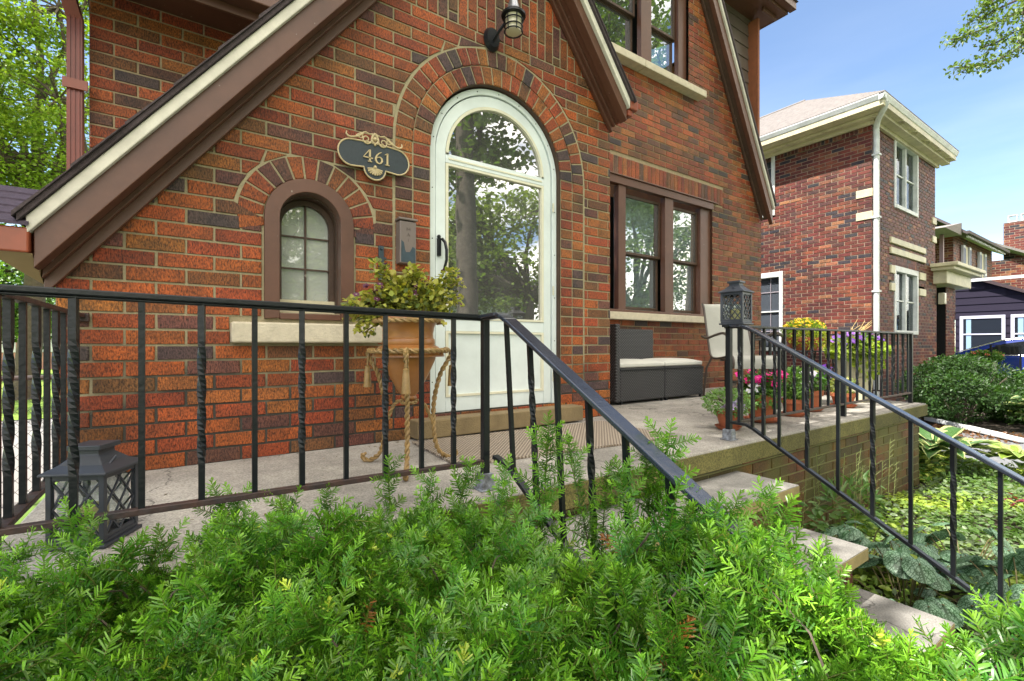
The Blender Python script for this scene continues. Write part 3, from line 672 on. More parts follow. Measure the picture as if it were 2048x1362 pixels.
win=MB(); win.box(3.1,3.27,3.43,3.5,4.3,5.8); win.box(4.05,4.22,3.41,3.47,4.3,5.8); win.box(4.74,4.89,3.44,3.5,4.3,5.8); win.box(3.1,4.89,3.42,3.5,4.295,4.32);win.box(3.1,4.89,3.42,3.5,5.72,5.8)
win=win.build('double_window',M['brown'],house,bevel=.003)
sash(win,3.36,4.0,4.36,5.66,3.48,4.88,False); sash(win,4.27,4.70,4.36,5.66,3.48,4.88,False)
b=MB(); b.box(3.1,3.98,3.29,3.5,4.218,4.296);b.box(3.985,5.08,3.29,3.5,4.218,4.296); b.build('stone_sill',M['stone'],win,bevel=.006)
# ---- house number plaque
px,pz,py=.812,2.268,2.47
pl=thing('house_number_plaque','slate blue oval plaque with brass scrollwork and the number 461 beside the arched door','sign',(px,2.49,pz))
def stadium(hw,hh,cr,czz):
    pts=[]
    # bottom lobe then right side then top then left side (CCW seen from the front)
    for i in range(13):
        t=math.pi+ math.pi*(i)/12; pts.append((cr*math.cos(t),czz+cr*math.sin(t)))
    for i in range(15):
        t=-math.pi/2+math.pi*i/14; pts.append((hw-hh+hh*1.0*math.cos(t),hh*math.sin(t)))
    for i in range(1,8): x=(hw-hh)*(1-2*i/8); pts.append((x,hh+.006*math.cos(math.pi*x/(2*(hw-hh)))))
    for i in range(15):
        t=math.pi/2+math.pi*i/14; pts.append((-(hw-hh)+hh*math.cos(t),hh*math.sin(t)))
    return [(a+px,b+pz) for a,b in pts]
out=stadium(.19,.068,.058,-.062)
m=MB(); m.prism(out,py,py+.014); m.build('plate',M['plaque'],pl,bevel=.002)
m=MB(); m.tube([(a,py-.001,b) for a,b in out],.0042,6,closed=True); m.build('rim',M['brass'],pl,smooth=True)
m=MB()
def stroke(pts,ws,y0=py-.006,y1=py+.001):
    L=[];Rr=[]
    for i,(x,z) in enumerate(pts):
        a=pts[max(i-1,0)];b=pts[min(i+1,len(pts)-1)];dx,dz=b[0]-a[0],b[1]-a[1];l=math.hypot(dx,dz) or 1
        w_=ws[i]/2; L.append((x-dz/l*w_,z+dx/l*w_));Rr.append((x+dz/l*w_,z-dx/l*w_))
    for i in range(len(pts)-1): m.prism([Rr[i],Rr[i+1],L[i+1],L[i]],y0,y1)
def D(dx,pts,ws): stroke([(px+dx+a*.064,pz-.030+b*.064) for a,b in pts],[q*.064 for q in ws])
D(-.062,[(.52,1),(.02,.34)],[.07,.07]); D(-.062,[(0,.32),(.78,.32)],[.09,.09]); D(-.062,[(.54,1),(.54,.03)],[.15,.15]); D(-.062,[(.38,.02),(.72,.02)],[.06,.06])
c6=[(.60,.98),(.40,.86),(.22,.66),(.13,.42),(.13,.24),(.24,.06),(.40,.0),(.56,.08),(.66,.26),(.62,.46),(.48,.56),(.32,.52),(.18,.40)]
D(-.004,c6,[.04,.08,.12,.15,.15,.12,.08,.12,.15,.13,.08,.06,.04])
D(.048,[(.30,1),(.30,.03)],[.14,.14]); D(.048,[(.08,.84),(.30,.97)],[.05,.10]); D(.048,[(.12,.02),(.48,.02)],[.06,.06])
m.build('numerals',M['brass'],pl)
m=MB()
def spiral(cx,cz,r,sgn,a0,turns,w_=.0042):
    pts=[]
    for i in range(26):
        t=i/25; an=a0+sgn*turns*2*math.pi*t; rr=r*(1-t*.8); pts.append((px+cx+rr*math.cos(an),py-.003,pz+cz+rr*math.sin(an)))
    m.tube(pts,[w_*(1-.3*i/25) for i in range(26)],6)
for sgn in (1,-1):
    spiral(sgn*.045,.085,.026,sgn,math.pi if sgn>0 else 0,1.3); spiral(sgn*.075,.098,.016,-sgn,0 if sgn>0 else math.pi,1.1,.0036)
    m.tube([(px+sgn*x,py-.003,pz+z) for x,z in ((.062,.112),(.085,.092),(.105,.084),(.125,.078),(.14,.08),(.15,.09),(.147,.104))],[.006,.005,.005,.005,.005,.0045,.003],6)
    m.tube([(px+sgn*x,py-.003,pz+z) for x,z in ((.01,.12),(.03,.115),(.05,.122),(.07,.112),(.09,.1),(.10,.09))],.004,6)
    m.tube([(px+sgn*x,py-.003,pz+z) for x,z in ((.008,.07),(.018,.09),(.012,.11),(.0,.125))],.006,6)
m.ball((px,py-.003,pz+.095),.011); m.ball((px,py-.003,pz+.065),.007)
m.build('scroll_ornament',M['brass'],pl,smooth=True)
m=MB()
for i in range(9):
    t=math.pi*(1.08+.84*i/8); r=.040 if i in(0,8) else .044
    m.tube([(px,py-.004,pz-.06),(px+r*.6*math.cos(t),py-.006,pz-.06+r*.6*math.sin(t)),(px+r*math.cos(t),py-.003,pz-.06+r*.82*math.sin(t))],[.004,.0045,.0055],6)
m.ball((px,py-.005,pz-.055),.010); m.build('shell_ornament',M['brass'],pl,smooth=True)
# ---- mailbox
mx=thing('mailbox','narrow taupe wall mailbox with peeling paint under the plaque','mailbox',(.98,2.49,1.72))
m=MB(); m.box(.935,1.03,2.43,2.492,1.715,1.945); m.build('box',M['mailbox'],mx,bevel=.005)
m=MB(); m.box(.930,1.035,2.424,2.493,1.950,1.962); m.tube([(.928,2.43,1.956),(1.037,2.43,1.956)],.007,8); m.build('lid',M['mailbox'],mx,bevel=.003)
m=MB(); m.prism([(.942,1.722),(1.024,1.722),(1.024,1.80),(1.008,1.808),(1.0,1.792),(.992,1.778),(.970,1.776),(.964,1.79),(.958,1.828),(.944,1.838)],2.4285,2.4297); m.build('bare_patch',M['mailblue'],mx)
m=MB()
LET={'M':[[(0,0),(0,1),(.5,.3),(1,1),(1,0)]],'A':[[(0,0),(.5,1),(1,0)],[(.2,.4),(.8,.4)]],'I':[[(.5,0),(.5,1)]],'L':[[(.2,1),(.2,0),(.9,0)]]}
for k,ch in enumerate('MAI'):
    for st in LET[ch]:
        for p,q in zip(st[:-1],st[1:]):
            m.bar((.975+p[0]*.018,2.4292,1.893-k*.030+p[1]*.018),(.975+q[0]*.018,2.4292,1.893-k*.030+q[1]*.018),.0022,.0016,up=(0,1,0))
m.build('faded_lettering',mat('faded_letters',(.11,.085,.08),.5),mx)
hk=MB(); hk.box(.838,.866,2.484,2.492,1.62,1.805); hk.tube([(.852,2.484,1.79),(.852,2.47,1.79)],.007,8); hk.box(.825,.88,2.485,2.491,1.735,1.745)
for i in range(3): hk.ball((.852,2.483,1.66+.03*i),.005)
tag(hk.build('wall_bracket',M['mailblue'],None,smooth=True),'small dark iron strap bracket screwed to the brick left of the mailbox','bracket')
# ---- wall lamp
lx,ly,lz=1.612,2.33,3.16
lamp=thing('wall_lantern','black cage wall lantern with pewter cone top above the arched door','lamp',(lx,2.49,lz))
m=MB(); m.tube([(lx-.055,2.492,lz+.02),(lx-.055,2.465,lz+.02)],[.058,.045],14,flat=1.3); m.tube([(lx-.055,2.47,lz+.0),(lx-.05,2.42,lz+.03),(lx-.03,2.38,lz+.07)],.009,8); m.build('backplate',M['black'],lamp,smooth=True)
m=MB(); m.lathe([(.005,.30),(.018,.22),(.03,.17),(.045,.125),(.058,.105)],(lx,ly,lz),24); m.build('cone_top',M['pewter'],lamp,smooth=True)
m=MB(); m.lathe([(.06,.118),(.074,.105),(.074,.092),(.058,.09)],(lx,ly,lz),24)
for i in range(6):
    t=i*math.pi/3+.3; m.tube([(lx+.056*math.cos(t),ly+.056*math.sin(t),lz+.095),(lx+.050*math.cos(t),ly+.050*math.sin(t),lz-.005)],.0035,6)
for r,z in ((.058,.065),(.054,.03),(.055,.0)): m.tube([(lx+r*math.cos(t*math.pi/12),ly+r*math.sin(t*math.pi/12),lz+z) for t in range(24)],.004,6,closed=True)
m.build('cage',M['black'],lamp,smooth=True)
m=MB(); m.lathe([(.038,-.002),(.045,.0),(.050,.09)],(lx,ly,lz),20); m.build('glass_shade',M['lampglass'],lamp,smooth=True)
# ================= PORCH =================
porch=thing('porch','raised concrete porch slab on a mossy brick base','porch',(2.6,1.38,0))
m=MB(); m.box(-.42,5.52,1.38,2.512,.64,.74); m.box(2.60,5.52,2.512,3.40,.64,.74)
sb=m.build('slab',M['porch'],porch,bevel=.008)
m=MB(); m.box(-.422,5.522,1.372,1.381,.635,.728); m.box(5.5205,5.528,1.38,3.38,.635,.728); m.build('slab_edge',M['slabmoss'],porch)
WP=Wall((0,1.42,0),(1,0,0),(0,-1,0),PALM,rh=.067,bl=.209,seed=21); WP.courses(.0,.636,-.38,5.48,off=.02); WP.b.build('base_wall',[M['brickmoss'],M['mortarmoss']],porch)
m=MB(); m.box(-.37,5.47,1.45,3.3,0,.63); m.box(5.475,5.485,1.43,3.3,0,.63); m.build('foundation',M['brickmoss'],porch)
st=thing('front_steps','grey stone steps with tan edges rising to the porch','steps',(1.7,1.0,0))
for i,(zt,yf,yb) in enumerate(((.585,1.095,1.412),(.381,.812,1.13),(.188,.53,.85))):
    m=MB(); m.box(.88,2.455,yf,yb,zt-.055,zt); m.box(.8785,2.4565,yf-.0015,yb-.002,zt-.054,zt-.004,1); m.build('tread',[M['tread'],M['treadedge']],st,bevel=0)
    wq=Wall((0,yf+.04,0),(1,0,0),(0,-1,0),PALM,rh=.067,bl=.209,seed=31+i); wq.courses(0 if i==2 else (.381,.188)[i]-.0,zt-.057,.92,2.41,off=.05*i); wq.b.build('riser',[M['brick'],M['mortarmoss']],st)
    m=MB(); m.box(.93,2.40,yf+.055,yb+.2 if yb+.2<1.40 else 1.405,0,zt-.06); m.build('core',M['brick'],st)
mt=MB(); mt.add([(.985,2.384,.742),(.955,1.80,.742),(2.29,1.665,.742),(2.33,2.30,.742),(.985,2.384,.752),(.955,1.80,.752),(2.29,1.665,.752),(2.33,2.30,.752)],[(4,5,6,7),(0,1,5,4),(1,2,6,5),(2,3,7,6),(3,0,4,7)])
MATM=weavemat('jute_mat',(.14,.105,.075),(.56,.49,.40),32,-46,.95,.9)
tag(mt.build('door_mat',MATM,None),'beige woven rectangular mat lying before the door','mat')
# ================= RAILINGS =================
def baluster(parent,x,y,z0,z1,twist,x1=None,y1=None,w=.0135):
    m=MB()
    a=(x,y,z0); b=(x if x1 is None else x1,y if y1 is None else y1,z1)
    if twist: m.bar(a,b,w*1.12,w*1.12,up=(0,1,0),tw=math.pi*2.2*(z1-z0)/.55,n=36)
    else: m.bar(a,b,w,w,up=(0,1,0))
    return m.build('baluster',M['black'],parent)
def post(parent,x,y,z0,z1,w=.026,shoe=True):
    m=MB(); m.bar((x,y,z0),(x,y,z1),w,w,up=(0,1,0)); m.build('post',M['black'],parent,bevel=.002)
    if shoe:
        m=MB(); m.prism([(x-.028,.741),(x+.028,.741),(x+.022,.80),(x-.022,.80)],y-.026,y+.026); m.box(x-.036,x+.036,y-.034,y+.034,.7405,.746); m.build('post_shoe',M['ironchip'],parent,bevel=.003)
# front left railing
r1=thing('porch_railing','black iron railing in front of the small arched window, along the left porch edge','railing',(.25,1.48,.74))
zt=lambda x:1.27+.125-.0225*(x+.353)/1.25
zb=lambda x:.862-.020*(x+.353)/1.25
Y0=1.48
m=MB(); m.bar((-.372,Y0,zt(-.37)),(.905,Y0,zt(.905)),.034,.015); m.bar((-.36,Y0,zt(-.37)-.011),(.895,Y0,zt(.905)-.011),.018,.008); m.build('top_rail',M['black'],r1,bevel=.003)
m=MB(); m.bar((-.372,Y0,zb(-.37)),(.905,Y0,zb(.905)),.024,.016); m.build('bottom_rail',M['rust'],r1,bevel=.002)
for i,x in enumerate((-.223,-.098,.026,.149,.271,.397,.521,.646,.767)):
    baluster(r1,x,Y0,zb(x)+.004,zt(x)-.008,i%2==0)
post(r1,.897,Y0,.745,zt(.897)-.006)
post(r1,-.355,Y0,.745,zt(-.355)-.006)
r2=thing('porch_railing','rust-stained iron railing on the left end of the porch, meeting the brick wall','railing',(-.353,2.0,.74))
m=MB(); m.bar((-.353,1.50,1.385),(-.353,2.494,1.385),.030,.014); m.bar((-.353,2.47,1.378),(-.353,2.497,1.378),.05,.03); m.build('top_rail',M['rust'],r2,bevel=.002)
m=MB(); m.bar((-.353,1.50,.855),(-.353,2.494,.855),.028,.015); m.build('bottom_rail',M['rust'],r2,bevel=.002)
for i,y in enumerate((1.588,1.705,1.834,1.951,2.066,2.175,2.30,2.41)): baluster(r2,-.353,y,.86,1.379,i%2==0)
# stair railing left
r3=thing('stair_railing','black iron stair handrail rising from the yew beside the left corner post','railing',(.89,.9,.4))
def srail(rt,X,Xb,pts_t,pts_b,bal,tw0,yend):
    m=MB()
    P=[(X,y,z) for y,z in pts_t]
    for a,b in zip(P[:-1],P[1:]): m.bar(a,b,.050,.014,up=(0,-.5,1)); m.bar((a[0],a[1],a[2]-.010),(b[0],b[1],b[2]-.010),.022,.008,up=(0,-.5,1))
    m.build('top_rail',M['railtop'],rt,bevel=.003)
    m=MB(); P=[(Xb,y,z) for y,z in pts_b]
    for a,b in zip(P[:-1],P[1:]): m.bar(a,b,.026,.014,up=(0,-.5,1))
    m.build('bottom_rail',M['black'],rt,bevel=.002)
    def itp(pts,y):
        for (a,za),(b,zb_) in zip(pts[:-1],pts[1:]):
            if b<=y<=a: return za+(zb_-za)*(a-y)/(a-b)
        return pts[-1][1]
    for i,y in enumerate(bal): baluster(rt,Xb,y,itp(pts_b,y)+.004,itp(pts_t,y)-.01,(i+tw0)%2==0,x1=X,w=.0135)
srail(r3,.885,.915,[(1.47,1.372),(1.36,1.376),(1.33,1.366),(1.30,1.352),(.20,.728)],[(1.44,.865),(1.34,.845),(1.30,.82),(.20,.19)],(1.322,1.19,1.06,.925,.795,.665,.535,.405,.275),1,.2)
r4=thing('stair_railing','black iron stair handrail descending to the right past the stone steps','railing',(2.49,.9,.4))
srail(r4,2.49,2.49,[(1.50,1.377),(1.40,1.374),(1.37,1.364),(1.33,1.345),(-.30,.401)],[(1.47,.84),(1.38,.838),(1.34,.822),(.0,.035)],(1.416,1.346-.002,1.285,1.205,1.073,.94,.806,.673,.54,.409,.278,.145),0,.2)
r5=thing('porch_railing','black iron railing along the front right edge of the porch','railing',(4,1.47,.74))
m=MB(); m.bar((2.44,1.475,1.376),(5.47,1.475,1.376),.032,.014); m.build('top_rail',M['black'],r5,bevel=.003)
m=MB(); m.bar((2.50,1.475,.832),(5.45,1.475,.832),.024,.014); m.build('bottom_rail',M['rust'],r5,bevel=.002)
X=2.49;i=0
while X<5.3:
    X+=.1255;i+=1
    if abs(X-3.995)<.03 or X>5.4: continue
    baluster(r5,X,1.475,.838,1.37,i%2==0)
for x in (2.487,4.0,5.45): post(r5,x,1.475,.742,1.37,w=.028 if x<3 else .03,shoe=x<3)
r6=thing('porch_railing','black iron railing on the far right end of the porch behind the flower planter','railing',(5.45,2.4,.74))
m=MB(); m.bar((5.45,1.49,1.376),(5.45,3.38,1.376),.03,.014); m.build('top_rail',M['black'],r6,bevel=.002)
m=MB(); m.bar((5.45,1.49,.832),(5.45,3.38,.832),.024,.014); m.build('bottom_rail',M['rust'],r6,bevel=.002)
for i in range(14): baluster(r6,5.45,1.60+.1255*i,.838,1.37,i%2==0)
# ================= LANTERNS =================
def lantern(name,label,loc,rot,wd,h,diag,group):
    t=thing(name,label,'lantern',loc,group); t.rotation_euler=(0,0,rot)
    def B(mb,nm,mt_,par=None,**k):
        o=mb.build(nm,mt_,None,**k); o.parent=par or t; return o
    a=wd/2
    m=MB(); m.box(-a*1.22,a*1.22,-a*1.22,a*1.22,.0,.010); m.box(-a*1.1,a*1.1,-a*1.1,a*1.1,.0095,.02); B(m,'base',M['lantern'],bevel=.003)
    m=MB(); hb=h*.73
    for sx in(-1,1):
        for sy in(-1,1): m.box(sx*a-.0065,sx*a+.0065,sy*a-.0065,sy*a+.0065,.02,hb)
    for (z0,z1) in ((.02,.030),(hb-.014,hb)):
        m.box(-a,a,-a-.004,-a+.004,z0,z1);m.box(-a,a,a-.004,a+.004,z0,z1);m.box(-a-.004,-a+.004,-a,a,z0,z1);m.box(a-.004,a+.004,-a,a,z0,z1)
    B(m,'frame',M['lantern'],bevel=.0015)
    m=MB()
    for f in range(4):
        an=f*math.pi/2; ca,sa=math.cos(an),math.sin(an)
        def Q(u,z,d=0): x,y=u,-a-d; return (x*ca-y*sa,x*sa+y*ca,z)
        H=hb-.02; nn=diag
        step=wd/nn*1.0; hs=step*H/(wd)*(wd/H)*1.28
        for sgn in (1,-1):
            k=-8
            while k<12:
                # line u = sgn*(z-zk)/1.28
                zk=.02+k*step*1.28; pts=[]
                u0,u1=-a,a
                z0=zk+ (u0*sgn+a)*1.28; z1=zk+(u1*sgn+a)*1.28
                # clip z to [.02,hb]
                def clip(u0,z0,u1,z1):
                    dz=z1-z0; t0,t1=0,1
                    for lim,s_ in ((.02,1),(hb,-1)):
                        a0=(z0-lim)*s_; a1=(z1-lim)*s_
                        if a0<0 and a1<0: return None
                        if a0<0: t0=max(t0,a0/(a0-a1))
                        if a1<0: t1=min(t1,a0/(a0-a1))
                    if t1-t0<.03: return None
                    return (u0+(u1-u0)*t0,z0+dz*t0,u0+(u1-u0)*t1,z0+dz*t1)
                c=clip(u0,z0,u1,z1)
                if c: m.bar(Q(c[0],c[1],.001*sgn),Q(c[2],c[3],.001*sgn),.0042,.0042,up=(ca*0-sa*-1,-ca,0))
                k+=1
    B(m,'lattice',M['lantern'])
    m=MB()
    b=a-.009
    for (x0,x1,y0,y1) in ((-b,b,-b,-b+.001),(-b,b,b-.001,b),(-b,-b+.001,-b+.0012,b-.0012),(b-.001,b,-b+.0012,b-.0012)): m.box(x0,x1,y0,y1,.022,hb-.005)
    B(m,'glass',M['glassl'])
    m=MB(); m.lathe([(wd*.24,.021),(wd*.25,.024),(wd*.25,h*.36),(wd*.21,h*.365),(wd*.1,h*.35)],(0,0,0),24); B(m,'candle',M['candle'],smooth=True)
    m=MB(); e=a*1.28; c=a*.5; s=a*.85
    prof=[(e,hb),(e,hb+.006),(s,hb+.022),(c,h*.90),(c,h*.95)]
    vs=[];fs=[]
    for r_,z_ in prof:
        for sx,sy in ((-1,-1),(1,-1),(1,1),(-1,1)): vs.append((sx*r_,sy*r_,z_))
    for i in range(len(prof)-1):
        for j in range(4): fs.append((4*i+j,4*i+(j+1)%4,4*i+4+(j+1)%4,4*i+4+j))
    fs.append((3,2,1,0)); m.add(vs,fs); m.box(-c*1.3,c*1.3,-c*1.3,c*1.3,h*.95,h)
    B(m,'roof',M['lantern'],bevel=.002)
    m=MB(); m.tube([(-s*1.0,0,h*.86),(-s*1.02,-s*.5,h*.80),(-s*.7,-s*1.02,h*.775),(0,-s*1.22,h*.765),(s*.7,-s*1.02,h*.775),(s*1.02,-s*.5,h*.80),(s,0,h*.86)],.003,8); B(m,'handle',M['lantern'],smooth=True)
    return t
lantern('candle_lantern','large slate grey lattice lantern standing on the porch floor behind the left railing',(-.214,1.70,.741),R(-27),.124,.262,2.2,'lattice candle lanterns')
lantern('candle_lantern','small slate grey lattice lantern standing on top of the railing post above the steps',(2.56,1.475,1.384),R(6),.112,.248,3.4,'lattice candle lanterns')
# ================= URN STAND =================
ux,uy=.789,1.944
urn=thing('plant_stand','golden brown resin urn held by three twisted gold rope legs with tassels','plant stand',(ux,uy,.74))
m=MB(); m.lathe([(.118,.655),(.128,.650),(.130,.640),(.112,.61),(.106,.58),(.106,.56),(.112,.555),(.115,.54),(.112,.53),(.128,.522),(.14,.508),(.150,.495),(.155,.48),(.118,.49),(.116,.47),(.085,.40),(.05,.335),(.03,.31),(.034,.30),(.02,.285),(.004,.28)],(ux,uy,.74),40)
m.build('urn',M['gold'],urn,smooth=True)
def rope(mb,pts,r,closed=False,pitch=.028):
    pts=[Vector(p) for p in pts]
    # resample
    if closed: pts=pts+[pts[0]]
    L=[0]
    for a,b in zip(pts[:-1],pts[1:]): L.append(L[-1]+(b-a).length)
    n=max(8,int(L[-1]/.005)); S_=[]
    for i in range(n+1):
        d=L[-1]*i/n; k=0
        while k<len(L)-2 and L[k+1]<d: k+=1
        t=(d-L[k])/((L[k+1]-L[k]) or 1); S_.append((pts[k].lerp(pts[k+1],t),(pts[k+1]-pts[k]).normalized(),d))
    for s in range(2):
        out=[]
        for p,dv,d in S_:
            u=Vector((0,0,1)) if abs(dv.z)<.8 else Vector((1,0,0)); a=dv.cross(u).normalized(); b=dv.cross(a)
            an=2*math.pi*d/(pitch*2)+s*math.pi; out.append(p+(a*math.cos(an)+b*math.sin(an))*r*.5)
        mb.tube(out,r*.62,6)
def bez(pts,n=10):
    """Catmull-Rom through points"""
    P=[Vector(p) for p in pts]; P=[P[0]]+P+[P[-1]]; out=[]
    for i in range(1,len(P)-2):
        for k in range(n):
            t=k/n; p0,p1,p2,p3=P[i-1:i+3]
            out.append(.5*((2*p1)+(-p0+p2)*t+(2*p0-5*p1+4*p2-p3)*t*t+(-p0+3*p1-3*p2+p3)*t**3))
    out.append(P[-2]); return out
ring=lambda r,z,n=36:[(ux+r*math.cos(2*math.pi*i/n),uy+r*math.sin(2*math.pi*i/n),.74+z) for i in range(n)]
m=MB(); rope(m,ring(.146,.632),.010,True); m.build('rim_rope',M['rope'],urn,smooth=True)
m=MB(); rope(m,ring(.165,.506),.011,True); m.build('support_ring',M['rope'],urn,smooth=True)
for k,ang in enumerate((math.radians(-115),math.radians(5),math.radians(125))):
    ca,sa=math.cos(ang),math.sin(ang)
    def Q(r,z): return (ux+r*ca,uy+r*sa,.74+z)
    m=MB()
    rope(m,bez([Q(.150,.500),Q(.185,.510),Q(.215,.495),Q(.200,.46),Q(.160,.40),Q(.130,.30),Q(.122,.22),Q(.128,.12),Q(.150,.05),Q(.20,.012),Q(.235,.012),Q(.245,.03),Q(.23,.035)]),.0105)
    m.build('leg',M['rope'],urn,smooth=True)
    m=MB(); rope(m,bez([Q(.02,.28),Q(.05,.285),Q(.08,.26),Q(.105,.21),Q(.125,.17)]),.008); m.build('brace',M['rope'],urn,smooth=True)
    m=MB(); m.tube([Q(.215,.49),Q(.218,.44)],.004,6); m.lathe([(.003,-.0),(.012,-.006),(.011,-.018),(.013,-.022),(.018,-.10),(.004,-.1)],Q(.218,.44),14); m.build('tassel',M['rope'],urn,smooth=True)
m=MB(); rope(m,ring(.03,.28,14),.008,True); m.build('lower_ring',M['rope'],urn,smooth=True)
# ================= LEAF / FLOWER HELPERS =================
def leafquads(pos,nrm,tan,ln,wd,fold=.25):
    """two-quad leaves; pos base (n,3), tan direction, nrm normal"""
    n=len(pos); tan=tan/np.linalg.norm(tan,axis=1,keepdims=True)
    side=np.cross(tan,nrm); side/= (np.linalg.norm(side,axis=1,keepdims=True)+1e-9); up=np.cross(side,tan)
    ln=np.broadcast_to(np.asarray(ln,float),(n,))[:,None]; wd=np.broadcast_to(np.asarray(wd,float),(n,))[:,None]
    p0=pos; pm=pos+tan*ln*.5-up*ln*.03; p2=pos+tan*ln-up*ln*.16
    q=lambda f,s:pos+tan*ln*f+side*wd*.5*s+up*wd*fold*.5-up*ln*.16*f*f
    V=np.stack([p0,q(.35,-1),q(.75,-.75),p2,q(.75,.75),q(.35,1)],axis=1)
    F=np.array([[0,1,2,3],[0,3,4,5]])[None]+np.arange(n)[:,None,None]*6
    return V.reshape(-1,3),F.reshape(-1,4)
def cat(parts):
    Vs=[];Fs=[];Cs=[];o=0
    for V,F,C in parts: Vs.append(V);Fs.append(F+o);Cs.append(C);o+=len(V)
    return np.vstack(Vs),np.vstack(Fs),np.vstack(Cs)
def rnd(n,s): return RNG.normal(0,s,(n,3))
def unit(n):
    v=RNG.normal(0,1,(n,3)); return v/np.linalg.norm(v,axis=1,keepdims=True)
def colvar(base,n,k=.2,rep=2):
    base=np.array(base); c=base[None]*(1+RNG.uniform(-k,k,(n,1)))*(1+RNG.uniform(-.08,.08,(n,3)))
    return np.repeat(c,rep,axis=0)
def bush(c,rad,n,ln,wd,col,upb=.5,k=.25):
    """leaves in an ellipsoid shell around c"""
    d=unit(n); r=RNG.uniform(.45,1.0,(n,1))**.6
    p=np.array(c)+d*r*np.array(rad); t=d+rnd(n,.5); t[:,2]+=upb*.3; nr=d*.6+rnd(n,.4)+np.array([0,0,upb])
    V,F=leafquads(p,nr,t,ln*RNG.uniform(.7,1.2,n),wd*RNG.uniform(.7,1.2,n)); return V,F,colvar(col,n,k)
def flowers(pts,r,col,cc=(.6,.4,.05),petals=5):
    parts=[]
    for p in pts:
        nr=np.array([RNG.normal(-.3,.35),RNG.normal(-.45,.35),.7]);nr/=np.linalg.norm(nr)
        a=np.cross(nr,[0,0,1.]);a/=np.linalg.norm(a)+1e-9;b=np.cross(nr,a)
        an=np.arange(petals)*2*math.pi/petals+RNG.uniform(0,1); t=np.cos(an)[:,None]*a+np.sin(an)[:,None]*b+nr*.15
        V,F=leafquads(np.repeat(np.array(p)[None],petals,0)+t*r*.1,np.repeat(nr[None],petals,0),t,r,r*.95,.1); parts.append((V,F,colvar(col,petals,.15)))
        V,F=leafquads(np.repeat(np.array(p)[None]+nr*.002,2,0),np.repeat(nr[None],2,0),np.stack([a,-a]),r*.25,r*.35,.1); parts.append((V,F,colvar(cc,2,.1)))
    return cat(parts)
def shell(c,rad,n,upmin=-.2):
    o=[]
    while len(o)<n:
        d=unit(1)[0]
        if d[2]>upmin: o.append(np.array(c)+d*np.array(rad))
    return o
def pot(name,label,c,r,h,plant,soil=True,saucer=True,group='terracotta flower pots along the right railing',rimh=.3):
    t=thing(name,label,'potted plant',c,group)
    x,y,z=c; s=z+(.014 if saucer else .001)
    m=MB(); m.lathe([(r*.62,0),(r*.64,.004),(r*.86,h*(1-rimh)),(r*.86,h*(1-rimh)),(r*.97,h*(1-rimh)+.002),(r,h),(r*.9,h),(r*.86,h*.88),(.01,h*.87)],(x,y,s),28); m.build('pot',M['terra'],t,smooth=True)
    if saucer:
        m=MB(); m.lathe([(r*.75,0),(r*.98,.018),(r*1.02,.022),(r*.97,.02),(r*.7,.008),(.01,.008)],(x,y,z+.001),28); m.build('saucer',M['terra'],t,smooth=True)
    V,F,C=plant((x,y,s+h)); nparr('foliage',V,F,M['leafy'],C,parent=t)
    return t
def stems(base,n,h,spread):
    m=MB()
    for _ in range(n):
        a=RNG.uniform(0,6.28);rr=spread*RNG.uniform(.3,1)
        m.tube([base,(base[0]+rr*.4*math.cos(a),base[1]+rr*.4*math.sin(a),base[2]+h*.6),(base[0]+rr*math.cos(a),base[1]+rr*math.sin(a),base[2]+h*RNG.uniform(.8,1.1))],.0025,5)
    return m
# coleus-like plant in the urn
cp=thing('potted_plant','sprawling lime green plant with dark purple flecked flowers in the golden urn','potted plant',(ux,uy,1.25))
m=MB(); m.lathe([(.07,-.13),(.085,-.06),(.10,.02),(.108,.03),(.108,.055),(.098,.055),(.095,.03),(.01,.03)],(ux,uy,1.36),28); m.build('pot',M['terra'],cp,smooth=True)
parts=[]
A=np.array
base=A([ux,uy,1.42])
def sprig(p0,p1,n,ln,wd,col,bend=.0):
    t=RNG.uniform(.1,1,n)[:,None]; p0=A(p0);p1=A(p1); d=(p1-p0); p=p0+d*t; p[:,2]+=bend*4*(t*(1-t))[:,0]
    o=unit(n)*RNG.uniform(.2,1,(n,1))*.03; p=p+o
    tt=o*30+d/np.linalg.norm(d)*.5+rnd(n,.3); nr=rnd(n,.35)+A([-.2,-.3,.8])
    V,F=leafquads(p,nr,tt,ln*RNG.uniform(.6,1.2,n),wd*RNG.uniform(.6,1.2,n),.3)
    return V,F,colvar(col,n,.35)
Rr,Fd=A([.8241,-.5664,0]),A([.5664,.8241,0])
def uvp(du,dz,dep=0): return base+Rr*du+Fd*dep+A([0,0,dz])
LG=(.30,.30,.05);DG=(.12,.15,.035);PU=(.06,.015,.04)
tips=[(-.13,.20),(-.10,.17),(.02,.17),(.045,.15),(.19,.16),(.205,.12),(-.28,.02),(-.24,.03),(.10,.11),(-.03,.12),(.15,.06),(-.18,.05),(.0,.08),(.07,.07),(-.07,.09),(.22,.03),(-.27,-.02),(-.20,-.10),(-.22,-.04),(.12,.02),(-.12,.06),(.17,-.02)]
for du,dz in tips:
    for _ in range(2):
        e=uvp(du+RNG.normal(0,.012),dz+RNG.normal(0,.01),RNG.normal(0,.07))
        parts.append(sprig(base+rnd(1,.03)[0],e,52,.024,.022,LG,.03)); parts.append(sprig(base+rnd(1,.03)[0],e,18,.022,.018,DG,.02)); parts.append(sprig(base+(e-base)*.2,e,6,.018,.018,PU,.03))
parts.append(bush(base+A([0,0,.03]),(.17,.17,.07),260,.024,.02,DG)); parts.append(bush(base+A([0,0,.04]),(.18,.18,.08),300,.024,.02,LG))
